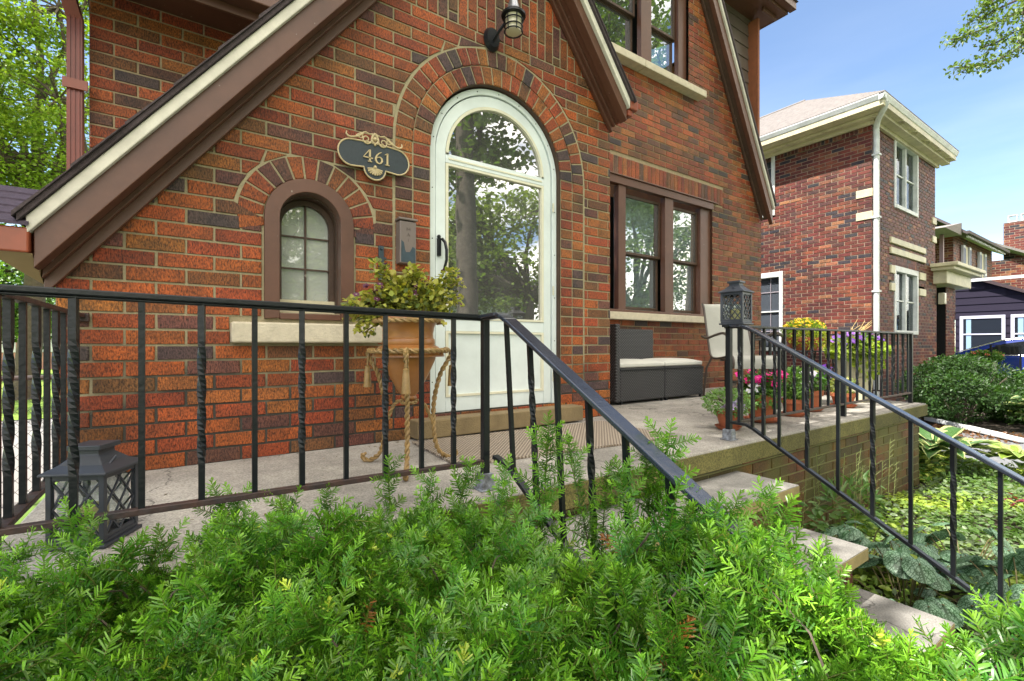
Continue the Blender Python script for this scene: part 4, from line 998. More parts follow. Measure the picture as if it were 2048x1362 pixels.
parts.append(flowers([uvp(RNG.uniform(-.2,.2),RNG.uniform(.03,.12),-.1+RNG.uniform(-.05,.1)) for _ in range(12)],.014,(.10,.02,.06),(.5,.45,.5))); V,F,C=cat(parts); nparr('foliage',V,F,M['leafy'],C,parent=cp)
m=MB()
for du,dz in tips: e=uvp(du,dz); m.tube([tuple(base),tuple((base+e)/2+A([0,0,.02])),tuple(e)],.003,5)
m.build('stem',M['stem'],cp)
# ================= BENCH =================
bn=thing('wicker_bench','dark grey wicker bench with left arm and part backrest against the brick wall','bench',(3.7,3.1,.74))
for k,(x0,x1) in enumerate(((3.125,3.738),(3.748,4.354))):
    m=MB(); m.box(x0,x1,2.862,3.34,.765,1.062); m.build('seat_base',M['wicker'],bn,bevel=.012)
    m=MB(); m.box(x0-.002,x1+.002,2.856,3.345,1.040,1.052)
    m.build('trim',M['black'],bn,bevel=.003)
    for q in (x0+.02,x1-.035):
        m=MB(); m.box(q,q+.022,2.87,2.892,.741,.77); m.build('foot',M['black'],bn)
m=MB(); m.box(3.062,3.118,2.855,3.345,.765,1.455); m.build('arm_panel',M['wicker'],bn,bevel=.010)
m=MB(); m.box(3.12,4.13,3.31,3.36,1.02,1.435); m.build('backrest',M['wicker'],bn,bevel=.012)
for x0,x1,lab in ((3.128,3.742,'cream seat cushion on the left half of the wicker bench'),(3.752,4.35,'cream seat cushion on the right half of the wicker bench, at its open end')):
    m=MB(); n=10
    def sh_(u,v): return .028*(1-abs(2*u-1)**4)*(1-abs(2*v-1)**4)
    vs=[];fs=[]
    for top in (1,0):
        for i in range(n+1):
            for j in range(n+1):
                u,v=i/n,j/n; vs.append((x0+(x1-x0)*u,2.865+.43*v,(1.108+sh_(u,v)) if top else 1.066))
    K=(n+1)**2
    for i in range(n):
        for j in range(n):
            a=i*(n+1)+j; fs+=[(a,a+n+1,a+n+2,a+1),(K+a,K+a+1,K+a+n+2,K+a+n+1)]
    for i in range(n):
        a=i*(n+1);b=a+n+1; fs.append((a,a+K,b+K,b)); a=i*(n+1)+n;b=a+n+1; fs.append((a,b,b+K,a+K))
        a=i;b=i+1; fs.append((a,b,b+K,a+K)); a=n*(n+1)+i;b=a+1; fs.append((a,a+K,b+K,b))
    m.add(vs,fs); tag(m.build('seat_cushion',M['cushion'],None,smooth=True,bevel=.012),lab,'cushion','bench cushions')
# ================= SLING CHAIR =================
ch=thing('patio_chair','beige mesh sling patio chair with bronze tube frame at the corner of the wall','chair',(4.45,2.5,.74))
fx=A([-.50,-.866,0]); sx_=A([.866,-.50,0]); C0=A([4.40,2.47,.74])
def cpt(s,f,z): p=C0+sx_*s+fx*f; return (p[0],p[1],.74+z)
prof=[(-.36,.955),(-.335,.93),(-.315,.86),(-.275,.70),(-.235,.56),(-.20,.45),(-.15,.405),(-.05,.40),(.10,.42),(.17,.432),(.205,.425),(.225,.40),(.23,.36),(.225,.315)]
pc=[( p.x,p.y) for p in bez([(a,b,0) for a,b in prof],4)]
m=MB(); vs=[];fs=[]; hw=.215
for (f,z) in pc: vs+=[cpt(-hw,f,z),cpt(hw,f,z),cpt(-hw,f+.004,z-.004),cpt(hw,f+.004,z-.004)]
for i in range(len(pc)-1): a=4*i;b=a+4; fs+=[(a,a+1,b+1,b),(a+2,b+2,b+3,a+3)]
m.add(vs,fs); m.build('sling',M['sling'],ch,smooth=True)
for s in (-1,1):
    m=MB(); m.tube([cpt(s*(hw+.008),f,z) for f,z in pc],.011,8); m.build('side_frame',M['bronze'],ch,smooth=True)
    m=MB(); m.tube(bez([cpt(s*.26,-.30,.62),cpt(s*.265,-.18,.60),cpt(s*.265,-.02,.625),cpt(s*.265,.12,.64),cpt(s*.265,.20,.61),cpt(s*.262,.235,.53),cpt(s*.26,.25,.30),cpt(s*.26,.25,.03),cpt(s*.26,.20,.012),cpt(s*.255,-.28,.012)]),.013,8); m.build('arm_leg',M['bronze'],ch,smooth=True)
    m=MB(); m.tube([cpt(s*.225,-.16,.41),cpt(s*.26,-.2,.30),cpt(s*.258,-.27,.012)],.011,8); m.build('leg',M['bronze'],ch,smooth=True)
m=MB(); m.tube([cpt(-.225,.0,.385),cpt(.225,.0,.385)],.010,8); m.build('cross_bar',M['bronze'],ch,smooth=True)
# small side table behind the chair
tb=thing('side_table','small black metal side table between the mesh chair and the railing','table',(4.98,2.75,.74))
m=MB(); m.box(4.80,5.18,2.58,2.92,1.318,1.332); m.build('table_top',M['black'],tb,bevel=.003)
for x,y in ((4.82,2.60),(5.16,2.60),(4.82,2.90),(5.16,2.90)):
    m=MB(); m.bar((x,y,.742),(x,y,1.318),.014,.014,up=(0,1,0)); m.build('leg',M['black'],tb)
m=MB(); m.box(4.82,5.16,2.595,2.605,.86,.87);m.box(4.82,5.16,2.895,2.905,.86,.87);m.box(4.815,4.825,2.605,2.895,.86,.87);m.box(5.155,5.165,2.605,2.895,.86,.87); m.build('stretcher',M['black'],tb)
# pot stand with yellow flowers
ps=thing('plant_table','round black metal plant stand holding the yellow flower bowl','stand',(4.53,1.98,.74))
m=MB(); m.lathe([(.01,.468),(.15,.468),(.155,.474),(.15,.48),(.01,.48)],(4.53,1.98,.74),28); m.build('table_top',M['black'],ps,smooth=True)
for k in range(3):
    a=k*2.094+.4; m=MB(); m.tube([(4.53+.10*math.cos(a),1.98+.10*math.sin(a),1.208),(4.53+.07*math.cos(a),1.98+.07*math.sin(a),1.0),(4.53+.14*math.cos(a),1.98+.14*math.sin(a),.745)],.007,6); m.build('leg',M['black'],ps)
def pl_yellow(c):
    c=A(c); g=[bush(c+A([0,0,.055]),(.175,.175,.10),1500,.028,.010,(.15,.24,.02)),bush(c+A([-.06,-.08,-.02]),(.18,.16,.07),500,.03,.011,(.28,.32,.02))]
    g.append(flowers(shell(c+A([0,0,.065]),(.165,.165,.105),80,.0),.013,(.60,.40,.02),(.4,.25,.02),6)); return cat(g)
pot('potted_plant','wide terracotta bowl of small yellow flowers raised on a black stand',(4.53,1.98,1.222),.155,.115,pl_yellow,saucer=False,group=None)
def pl_lav(c):
    c=A(c); g=[bush(c+A([0,0,.05]),(.15,.15,.085),1100,.022,.013,(.20,.33,.12))]
    g.append(flowers(shell(c+A([-.05,-.06,.015]),(.07,.06,.05),34,.0),.017,(.50,.38,.75),(.7,.7,.6))); return cat(g)
pot('potted_plant','terracotta pot of pale lavender flowers by the foot of the railing post above the steps',(2.79,1.66,.741),.078,.105,pl_lav)
def pl_mag(c):
    c=A(c); g=[bush(c+A([0,0,.05]),(.12,.12,.085),700,.045,.022,(.06,.14,.03)),bush(c+A([-.05,-.05,-.01]),(.11,.10,.07),160,.05,.022,(.12,.24,.05))]
    g.append(flowers([c+A([RNG.uniform(-.14,.14),RNG.uniform(-.12,.1),RNG.uniform(.06,.15)]) for _ in range(70)],.026,(.62,.012,.24),(.7,.3,.4)))
    g.append(flowers(shell(c+A([-.13,-.03,.03]),(.05,.05,.04),12,.0),.018,(.6,.6,.7),(.6,.6,.4))); return cat(g)
pot('potted_plant','largest terracotta pot with bright magenta flowers',(3.27,1.70,.741),.118,.175,pl_mag)
def pl_green(c):
    c=A(c); return cat([bush(c+A([0,0,.10]),(.055,.055,.13),420,.035,.02,(.12,.22,.06)),bush(c+A([.0,-.02,.04]),(.09,.09,.05),200,.03,.015,(.14,.25,.05))])
pot('potted_plant','small terracotta pot with an upright flowerless green plant, right of the magenta flowers',(3.72,1.70,.741),.085,.115,pl_green)
def pl_pur(c):
    c=A(c); g=[bush(c+A([0,0,.08]),(.14,.13,.10),700,.034,.02,(.09,.2,.04))]
    g.append(flowers([c+A([RNG.uniform(.0,.17),RNG.uniform(-.1,.05),RNG.uniform(.09,.19)]) for _ in range(22)],.03,(.16,.03,.42),(.3,.2,.4)))
    g.append(flowers([c+A([RNG.uniform(-.16,.0),RNG.uniform(-.1,.05),RNG.uniform(.06,.16)]) for _ in range(14)],.024,(.6,.55,.75),(.6,.6,.5))); return cat(g)
pot('potted_plant','tall terracotta pot of deep purple petunias beside the middle railing post',(4.12,1.76,.741),.10,.155,pl_pur)
def pl_sm(c):
    c=A(c); return cat([bush(c+A([0,0,.05]),(.10,.10,.08),500,.03,.012,(.22,.27,.07)),flowers(shell(c+A([0,0,.06]),(.09,.09,.07),14,.0),.016,(.7,.6,.35))])
pot('potted_plant','squat terracotta pot of wispy pale green foliage in front of the tall cream planter',(4.60,1.70,.741),.10,.11,pl_sm)
tp=thing('tall_planter','tall cream tapered planter overflowing with lime leaves and purple petunias','planter',(5.16,1.80,.74))
m=MB(); b=.085;t_=.125;H=.46; cx_,cy_=5.16,1.80
vs=[(cx_+sx*r_,cy_+sy*r_,.741+z_) for r_,z_ in ((b,0),(t_,H),(t_+.012,H),(t_+.012,H+.03),(t_-.012,H+.03),(t_-.012,H)) for sx,sy in ((-1,-1),(1,-1),(1,1),(-1,1))]
fs=[(4*i+j,4*i+(j+1)%4,4*i+4+(j+1)%4,4*i+4+j) for i in range(5) for j in range(4)]+[(3,2,1,0),(20,21,22,23)]
m.add(vs,fs); m.build('planter_box',M['cc'],tp,bevel=.004)
c=A([5.16,1.80,1.25]); V,F,C=cat([bush(c+A([0,0,-.03]),(.24,.24,.09),900,.055,.045,(.30,.38,.06)),bush(c+A([-.02,-.1,-.12]),(.14,.10,.16),200,.055,.045,(.30,.38,.06)),bush(c+A([0,0,.05]),(.17,.17,.08),300,.04,.02,(.1,.2,.04)),flowers(shell(c+A([0,0,.03]),(.2,.2,.11),46,.1),.032,(.26,.10,.55),(.4,.3,.5))]); nparr('foliage',V,F,M['leafy'],C,parent=tp)
m=MB()
for k in range(14):
    a=RNG.uniform(0,6.28); m.tube([(5.16,1.8,1.22),(5.16+.06*math.cos(a),1.8+.06*math.sin(a),1.40),(5.16+.03+.17*abs(math.cos(a)),1.8+.1*math.sin(a),1.46+RNG.uniform(-.03,.06))],.002,4)
m.build('dry_grass',mat('dry_grass',(.42,.30,.12),.8),tp)
# ================= GROUND =================
def sheet(name,poly,z,m,th=None):
    mb=MB(); mb.add([(a,b,z) for a,b in poly],[tuple(range(len(poly)))]); o=mb.build(name,m,None); tag(o,kind='structure'); return o
sheet('ground',[(-400,-400),(400,-400),(400,400),(-400,400)],-.012,M['grass'])
sheet('garden_soil',[(-3,-.9),(7.0,-.9),(7.0,3.4),(-3,3.4)],-.006,M['soil'])
sheet('garden_soil',[(9.25,-1),(14,-1),(14,3.2),(9.25,3.2)],-.006,M['soil'])
sheet('driveway',[(7.0,-9),(9.25,-9),(9.25,24),(7.0,24)],.0,M['asphalt'])
sheet('side_driveway',[(-4.2,-9),(-1.1,-9),(-1.1,11.2),(-4.2,11.2)],.0,M['concd'])
sheet('sidewalk',[(-60,-3.2),(60,-3.2),(60,-1.8),(-60,-1.8)],.004,M['concd'])
sheet('street',[(-200,-12.5),(200,-12.5),(200,-6.2),(-200,-6.2)],.0,M['asphalt'])
mb=MB(); mb.box(-200,200,-6.2,-6.05,-.01,.12); tag(mb.build('kerb',M['concd'],None),kind='structure')
# ================= NEIGHBOUR HOUSE =================
nb=thing('neighbour_house','two-storey dark red brick house with cream trim and a white downspout at its corner','house',(9.92,3.225,0))
NBM=[M['brickfar'],M['mortarfar']]
WF=Wall((0,3.225,0),(1,0,0),(0,-1,0),PALN,rh=.0677,bl=.209,mj=.013,seed=41)
HN=[hrect(11.0,12.33,3.88,5.3),hrect(11.0,12.33,1.48,2.78),hrect(13.6,14.30,-1,2.62),hrect(10.77,12.78,2.985,3.11),hrect(10.77,12.78,3.18,3.30),hrect(10.77,10.99,2.62,2.77),hrect(10.77,10.99,2.29,2.435),hrect(12.34,12.78,2.62,2.77),hrect(12.34,12.78,2.29,2.435)]
WF.courses(0,5.27,9.92,lambda z:13.5 if z>2.65 else 15.0,HN,off=.03)
WF.soldier(11.0,12.33,2.79,2.98)
WF.b.build('front_wall',NBM,nb)
WS=Wall((9.92,0,0),(0,-1,0),(-1,0,0),PALN,rh=.0677,bl=.209,mj=.013,seed=43)
HS=[hrect(-5.95,-4.885,3.94,5.28),hrect(-5.8,-4.727,1.15,2.77)]
WS.courses(0,5.07,-11,-3.225,HS,off=.01); WS.soldier(-11,-3.225,5.07,5.27)
WS.b.build('side_wall',NBM,nb)
mb=MB(); mb.box(13.46,13.495,3.24,11,2.6,5.27); mb.box(9.94,13.5,10.96,11,0,5.27); mb.box(10.1,13.4,3.6,3.64,0,5.2); mb.box(10.3,10.34,3.7,10,0,5.2); mb.build('inner_wall',M['dark'],nb)
BB=[(10.775,12.775,3.195,3.26,z0+.004,z1-.004) for z0,z1 in ((2.985,3.11),(3.18,3.30))]
for z0,z1 in ((2.62,2.77),(2.29,2.435)): BB+=[(10.775,10.985,3.195,3.26,z0,z1),(12.39,12.775,3.195,3.26,z0,z1)]
for z0,z1 in ((3.9,4.04),(3.5,3.64)): BB+=[(9.905,9.95,3.21,3.46,z0,z1),(13.25,13.51,3.20,3.3,z0,z1)]
for bb in BB: mb=MB(); mb.box(*bb); mb.build('stone_block',M['cc'],nb,bevel=.006)
def nwin(x0,x1,z0,z1,side=False):
    mb=MB(); g=MB()
    def bx(m_,a0,a1,b0,b1,d0,d1):
        if side: m_.box(9.92+d0,9.92+d1,a0,a1,b0,b1)
        else: m_.box(a0,a1,3.225+d0,3.225+d1,b0,b1)
    f=.07
    bx(mb,x0,x0+f,z0,z1,-.02,.07);bx(mb,x1-f,x1,z0,z1,-.02,.07);bx(mb,x0+f,x1-f,z1-f*1.5,z1,-.02,.07);bx(mb,x0+f,x1-f,z0,z0+f,-.03,.07)
    xm=(x0+x1)/2; zm=z0+(z1-z0)*.5
    if not side: bx(mb,xm-.03,xm+.03,z0+f,z1-f*1.5,.0,.065)
    bx(mb,x0+f,x1-f,zm-.014,zm+.014,.03,.066)
    o=mb.build('window',M['wtrim'],nb,bevel=.004)
    bx(g,x0+f,x1-f,z0+f,z1-f,.052,.056); g.build('pane',M['glassn'],o)
    c=MB(); 
    if side:
        bx(c,x0,x1,z0,z1,.062,.066)
        c2=MB()
        for i in range(1,4): bx(c2,x0+(x1-x0)*i/4-.005,x0+(x1-x0)*i/4+.005,z0,z1,.046,.051)
        for i in range(1,4): bx(c2,x0,x1,z0+(z1-z0)*i/4-.008,z0+(z1-z0)*i/4+.008,.046,.0505)
        c2.build('muntin',mat('mauve_muntin',(.30,.26,.30),.6),o)
    else:
        n=24
        for i in range(n): 
            a=x0+(x1-x0)*i/n; bx(c,a,a+(x1-x0)/n*.6,z0,z1,.075+.01*(i%2),.085+.01*(i%2))
    c.build('curtain',mat('violet_blind',(.22,.19,.24),.8) if side else mat('grey_curtain',(.045,.05,.045),.9),o)
nwin(11.0,12.33,3.88,5.25);nwin(11.0,12.33,1.48,2.78);nwin(4.885,5.95,3.94,5.28,True);nwin(4.727,5.8,1.15,2.77,True)
ex,ex2,ey,ez=9.45,13.76,2.89,5.46
mb=MB(); mb.box(ex+.12,ex2-.12,ey+.12,11.3,5.27,5.285); mb.box(9.86,13.56,3.165,3.222,5.15,5.268); mb.box(9.86,9.917,3.223,11.3,5.15,5.268); mb.box(9.72,13.7,3.02,3.164,5.215,5.268);mb.box(9.72,9.859,3.165,11.3,5.215,5.268); mb.build('soffit',M['cc'],nb,bevel=.01)
mb=MB(); mb.box(ex+.04,ex2-.04,ey+.04,ey+.12,5.275,5.39); mb.box(ex+.04,ex+.12,ey+.12,11.3,5.275,5.39); mb.box(ex2-.12,ex2-.04,ey+.12,11.3,5.275,5.39); mb.build('fascia',M['cc'],nb)
mb=MB(); 
prof=[(0,5.46),(.0,5.445),(-.0,5.44),(.03,5.37),(.09,5.35),(.09,5.46)]
mb.prism([(ey+a,z) for a,z in prof],ex,ex2,ax='yz'); mb.prism([(ex+a,z) for a,z in prof],ey+.001,11.3,ax='xz')
mb.build('gutter',M['wtrim'],nb,bevel=.004)
# applied scroll ornaments under the front soffit
for k in range(5):
    x=10.5+k*.72; mb=MB()
    for s in (1,-1):
        mb.tube([(x+s*(.02+.13*t)*math.cos(t*5),3.0-.07*math.sin(t*5)*s,5.266) for t in [i/14 for i in range(15)]],.014,5)
    mb.build('soffit_ornament',M['cc'],nb)
pk=((ex+ex2)/2,ey+(ex2-ex)/2,6.85)
mb=MB(); ry=9.5
mb.add([(ex,ey,ez+.005),(ex2,ey,ez+.005),(ex2,12,ez+.005),(ex,12,ez+.005),pk,(pk[0],ry,pk[2])],[(0,1,4),(1,2,5,4),(2,3,5),(3,0,4,5)])
# shingle butts
n=22
for i in range(n):
    t0=i/n;t1=(i+1)/n
    l=lambda t:(ex+(pk[0]-ex)*t,ey+(pk[1]-ey)*t,ez+.008+(pk[2]-ez)*t)
    a=l(t0);b=l(t1)
    mb.add([(a[0],a[1],a[2]+.012),(b[0],b[1],b[2]+.003),(b[0],11,b[2]+.003),(a[0],11,a[2]+.012),(a[0],a[1],a[2]-.004),(a[0],11,a[2]-.004)],[(0,1,2,3),(0,3,5,4)])
    mb.add([(a[0],a[1],a[2]+.012),(2*pk[0]-a[0],a[1],a[2]+.012),(2*pk[0]-b[0],b[1],b[2]+.003),(b[0],b[1],b[2]+.003),(a[0],a[1],a[2]-.004),(2*pk[0]-a[0],a[1],a[2]-.004)],[(0,1,2,3),(0,4,5,1)])
mb.tube([(pk[0],pk[1],pk[2]+.01),(pk[0],ry,pk[2]+.01)],.03,6)
mb.build('hip_roof',M['shinglep'],nb)
mb=MB()
mb.tube(bez([(9.62,2.92,5.36),(9.66,2.96,5.28),(9.80,3.08,5.20),(9.93,3.16,5.10),(9.95,3.165,4.95),(9.95,3.165,4.5)],5)+[(9.95,3.165,.1)],.045,10); 
dsn=mb.build('downspout',M['wtrim'],nb,smooth=True)
for z_ in (2.2,3.5,4.6):
    mb=MB(); mb.box(9.895,10.01,3.11,3.22,z_,z_+.03); mb.build('strap',M['wtrim'],dsn)
# entrance portico
mb=MB()
for (o_,z0,z1) in ((0,2.94,3.02),(.07,2.87,2.94),(.22,2.60,2.87)): mb.box(13.14+o_,15.5-o_,2.78+o_,3.9,z0+.001,z1)
mb.build('portico_cornice',M['cc'],nb,bevel=.012)
mb=MB(); mb.box(14.3,15.0,3.24,3.5,0,2.6); mb.box(13.3,13.58,3.24,4.2,0,2.6); mb.build('portico_pier',M['brickfar'],nb)
mb=MB(); mb.box(13.62,14.28,4.1,4.15,0,2.3); mb.build('front_door',mat('dark_red_door',(.07,.012,.012),.4),nb)
mb=MB(); mb.box(13.64,13.78,3.10,3.21,2.17,2.42); mb.build('porch_light',M['lampglass'],nb,bevel=.01)
# ================= HOUSE 3 =================
h3=thing('brick_house','distant brick house with white-framed shutters and a dark violet sided addition','house',(19,3,0))
Xa=18.
mb=MB()
for i in range(17):
    z0=.2*i; 
    def top(y): return 2.64+(y-2.53)*.49
    ytop=lambda z:2.53+(z-2.64)/.49
    z1=z0+.2
    if z0>3.4: break
    y_lo=-2.5 if z1<=top(-2.5) else max(-2.5,ytop(z1)); 
    if y_lo<3.86: mb.add([(Xa-.02,3.86,z0),(Xa-.02,y_lo,z0),(Xa,y_lo,z1),(Xa,3.86,z1),(Xa+.02,3.86,z0),(Xa+.02,y_lo,z0)],[(0,1,2,3),(0,4,5,1)])
mb.prism([(-2.5,0),(3.86,0),(3.86,3.28),(-2.5,.17+.0)][:3]+[(-2.5,top(-2.5))],Xa+.021,Xa+4,ax='yz')
mb.build('addition_wall',M['blueside'],h3)
mb=MB(); mb.prism([(-2.8,top(-2.8)),(3.9,top(3.9)),(3.9,top(3.9)+.09),(-2.8,top(-2.8)+.09)],Xa-.15,Xa+4.2,ax='yz'); mb.build('addition_roof',mat('dark_violet_trim',(.05,.03,.035),.6),h3)
mb=MB(); mb.box(Xa-.16,Xa-.151,2.2,3.6,3.02,3.10); mb.build('fascia',M['wtrim'],h3)
for (y0,y1) in ((2.86,3.76),(1.7,2.76),(.4,1.5)):
    mb=MB(); f=.07
    for (a,b_,c_,d_) in ((y0,y0+f,.7,2.08),(y1-f,y1,.7,2.08),(y0+f,y1-f,2.0,2.08),(y0+f,y1-f,.7,.78),(y0+f,y1-f,1.55,1.585)): mb.box(Xa-.05,Xa-.021,a,b_,c_,d_)
    o=mb.build('window',mat('violet_white_trim',(.55,.55,.66),.5),h3)
    g=MB(); g.box(Xa-.030,Xa-.026,y0+f,y1-f,.78,2.0); g.build('pane',mat('dark_pane',(.02,.025,.035),.1),o)
    g=MB(); g.box(Xa-.034,Xa-.031,y1-f-.16,y1-f-.06,.78,2.0); g.build('curtain',mat('pale_blue_curtain',(.25,.38,.5),.8),o)
yv=5.3
WH=Wall((0,4.75,0),(1,0,0),(0,-1,0),PALN,rh=.0677*1.3,bl=.27,mj=.018,seed=51); WH.courses(2.4,5.15,21.9,27.4,off=.1); WH.b.build('front_wall',NBM,h3)
WH=Wall((21.9,0,0),(0,-1,0),(-1,0,0),PALN,rh=.0677*1.3,bl=.27,mj=.018,seed=52); WH.courses(2.4,5.15,-9,-4.75,off=.1); WH.b.build('side_wall',NBM,h3)
mb=MB(); mb.prism([(4.75,5.15),(5.55,5.9),(9,5.15)],21.95,22.0,ax='yz'); mb.build('gable_wall',M['brickfar'],h3)
mb=MB(); mb.prism([(4.35,5.12),(5.45,6.02),(9.4,5.2),(9.4,5.1),(5.45,5.92),(4.35,5.02)],21.7,27.6,ax='yz'); mb.box(21.6,27.7,4.28,4.349,5.03,5.13); mb.build('roof',mat('mauve_shingle',(.10,.085,.09),.9,noise=.3,nscale=20),h3)
mb=MB()
for i in range(28): mb.box(21.9+i*.2,21.98+i*.2,4.36,4.42,4.95,5.01)
mb.build('dentil',M['wtrim'],h3)
mb=MB(); mb.prism([(19.8,5.02),(21.75,5.02),(21.75,5.45)],4.5,9,ax='xz'); mb.build('lower_roof',M['shinglep'],h3)
mb=MB(); mb.box(20.95,21.05,4.8,4.9,1.5,5.0); mb.build('downspout',mat('mauve_downspout',(.22,.13,.13),.5),h3)
for x0 in (22.75,25.0):
    mb=MB(); mb.box(x0+.3,x0+.72,4.70,4.78,3.4,4.85); o=mb.build('window',M['cc'],h3)
    g=MB(); g.box(x0+.33,x0+.45,4.685,4.699,3.45,4.75); g.build('pane',M['dark'],o)
    for xs in (x0,x0+.78):
        s_=MB(); s_.box(xs,xs+.26,4.66,4.735,3.3,4.85); s_=s_.build('shutter',mat('white_shutter',(.6,.62,.68),.5),h3)
        g=MB()
        for (a,b_) in ((3.4,4.0),(4.1,4.75)):
            g.box(xs+.04,xs+.22,4.652,4.659,a,b_)
        g.build('louvre',mat('blue_grey_louvre',(.13,.15,.24),.6),s_)
# ================= HOUSE 4 =================
h4=thing('brick_house','farthest brick house at the right edge, with a tall chimney','house',(30,4.6,0))
WC=Wall((0,3.6,0),(1,0,0),(0,-1,0),PALN,rh=.0677*1.6,bl=.33,mj=.022,seed=61); WC.courses(5.0,6.95,31.3,33.5,off=.1); WC.b.build('chimney',NBM,h4)
WC=Wall((31.3,0,0),(0,-1,0),(-1,0,0),PALN,rh=.0677*1.6,bl=.33,mj=.022,seed=62); WC.courses(5.0,6.95,-5.05,-3.6,off=.1); WC.b.build('chimney_side',NBM,h4)
mb=MB(); mb.box(31.32,33.5,3.62,5.05,4,6.9); mb.build('chimney_core',M['brickfar'],h4)
for k in range(3):
    mb=MB(); x=31.6; yy=4.65-k*.42
    mb.box(x,x+.3,yy,yy+.3,6.95,7.05)
    for (a,b_) in ((x,yy),(x+.27,yy),(x,yy+.27),(x+.27,yy+.27)): mb.box(a,a+.03,b_,b_+.03,7.05,7.3)
    mb.box(x,x+.3,yy,yy+.3,7.3,7.33); mb.build('chimney_cap',M['wtrim'],h4)
mb=MB(); mb.prism([(3.6,4.95),(6.5,6.6),(9.4,4.95),(9.4,4.85),(6.5,6.5),(3.6,4.85)],28.3,36,ax='yz'); mb.build('roof',M['shinglep'],h4)
WQ=Wall((28.6,0,0),(0,-1,0),(-1,0,0),PALN,rh=.0677*1.5,bl=.31,mj=.02,seed=66); WQ.courses(2.4,4.9,-9,-4.0,off=.1); WQ.b.build('side_wall',NBM,h4)
WQ=Wall((0,4.0,0),(1,0,0),(0,-1,0),PALN,rh=.0677*1.5,bl=.31,mj=.02,seed=67); WQ.courses(2.4,4.9,28.6,36,off=.1); WQ.b.build('front_wall',NBM,h4)
# ================= CAR =================
car=thing('parked_car','dark blue car parked side-on in front of the violet addition','car',(16.9,1.6,0))
cx0,cx1=16.0,17.75
yo=.65
prof=[(3.95,.42),(3.98,.75),(3.75,.93),(2.9,1.02),(2.0,1.36),(1.4,1.46),(.3,1.47),(-.35,1.36),(-.85,1.05),(-1.0,.85),(-1.02,.42)]
prof=[(a+yo,b) for a,b in prof]
mb=MB(); lo=[(a,b) for a,b in prof]; 
mb.prism([(3.97+yo,.32),(3.98+yo,.75),(3.75+yo,.93),(2.95+yo,1.0),(-.85+yo,1.02),(-1.0+yo,.85),(-1.02+yo,.32)],cx0,cx1,ax='yz')
vs=[];T=[(2.95,1.0),(2.0,1.38),(1.4,1.465),(.3,1.475),(-.35,1.37),(-.85,1.02)]
for (a,b_) in T:
    ins=.0+(b_-1.0)*.45; vs+=[(cx0+.04+ins,a+yo,b_),(cx1-.04-ins,a+yo,b_)]
fs=[(2*i,2*i+1,2*i+3,2*i+2) for i in range(len(T)-1)]+[tuple(range(0,2*len(T),2)),tuple(range(2*len(T)-1,0,-2))]
mb.add(vs,fs); mb.build('body',M['carblue'],car,bevel=.03)
mb=MB(); 
def cw(y,z,o=.004): ins=(z-1.0)*.45; return (cx0+.04+ins-o,y+yo,z)
for seg in ([(2.55,1.04),(1.95,1.30),(1.4,1.40),(1.15,1.405),(1.15,1.04)],[(1.08,1.04),(1.08,1.405),(.3,1.41),(-.25,1.33),(-.6,1.06)]): 
    p=[cw(y,z,.006) for y,z in seg]+[cw(y,z,-.01) for y,z in seg]; n=len(seg)
    mb.add(p,[tuple(range(n)),tuple(range(2*n-1,n-1,-1))]+[(i,(i+1)%n,(i+1)%n+n,i+n) for i in range(n)])
mb.build('side_window',M['carglass'],car)
mb=MB(); mb.tube([cw(y,z,.012) for y,z in ((2.95,1.02),(2.0,1.385),(1.4,1.46),(.3,1.47),(-.35,1.37))],.014,6); mb.tube([cw(y,z,.02) for y,z in ((2.7,1.02),(-.7,1.03))],.012,6); mb.build('trim',M['chrome'],car)
for y in (3.1+yo,-.2+yo):
    mb=MB(); mb.tube([(cx0-.01,y,.32),(cx0+.2,y,.32)],.32,24); o=mb.build('wheel',M['tyre'],car); mb=MB(); mb.tube([(cx0-.02,y,.32),(cx0-.009,y,.32)],.2,20); mb.build('rim',M['chrome'],o)
mb=MB(); mb.box(cx0-.02,cx0+.2,3.6+yo,3.99+yo,.62,.78); mb.build('headlight',M['wtrim'],car,bevel=.03)
# ================= FAR YARD =================
fr=thing('garden_railing','low black iron railing in the neighbouring front yard before the car','railing',(14.4,2.9,0))
mb=MB()
P=[(12.9,3.05,1.0),(14.4,3.0,1.0),(15.0,2.62,1.0)]
for a,b_ in zip(P[:-1],P[1:]): mb.bar(a,b_,.03,.02); mb.bar((a[0],a[1],.5),(b_[0],b_[1],.5),.02,.02)
mb.bar((15.0,2.62,1.27),(15.3,2.2,1.25),.03,.02);mb.bar((15.3,2.2,1.25),(15.6,1.2,.85),.03,.02)
mb.build('top_rail',M['black'],fr)
for x,y,z in ((13.2,3.04,1.0),(14.0,3.01,1.0),(14.55,2.9,1.0),(15.0,2.62,1.28),(15.35,2.0,1.15),(15.3,2.2,1.25)): 
    mb=MB(); mb.bar((x,y,0),(x,y,z),.035,.035,up=(0,1,0)); mb.build('post',M['black'],fr)
fp=thing('flower_planter','tall grey planter of small red and green foliage in front of the blue car','planter',(15.2,2.75,0))
mb=MB(); mb.lathe([(.16,0),(.2,.4),(.21,.86),(.22,.9),(.18,.9),(.01,.88)],(15.2,2.75,0),20); mb.build('pot',mat('grey_planter',(.32,.31,.25),.8,noise=.3,nscale=8),fp,smooth=True)
V,F,C=cat([bush((15.2,2.75,1.0),(.30,.30,.12),900,.07,.04,(.08,.17,.03)),flowers(shell((15.2,2.75,1.02),(.29,.29,.11),34,.1),.035,(.55,.12,.08))]); nparr('foliage',V,F,M['leafy'],C,parent=fp)
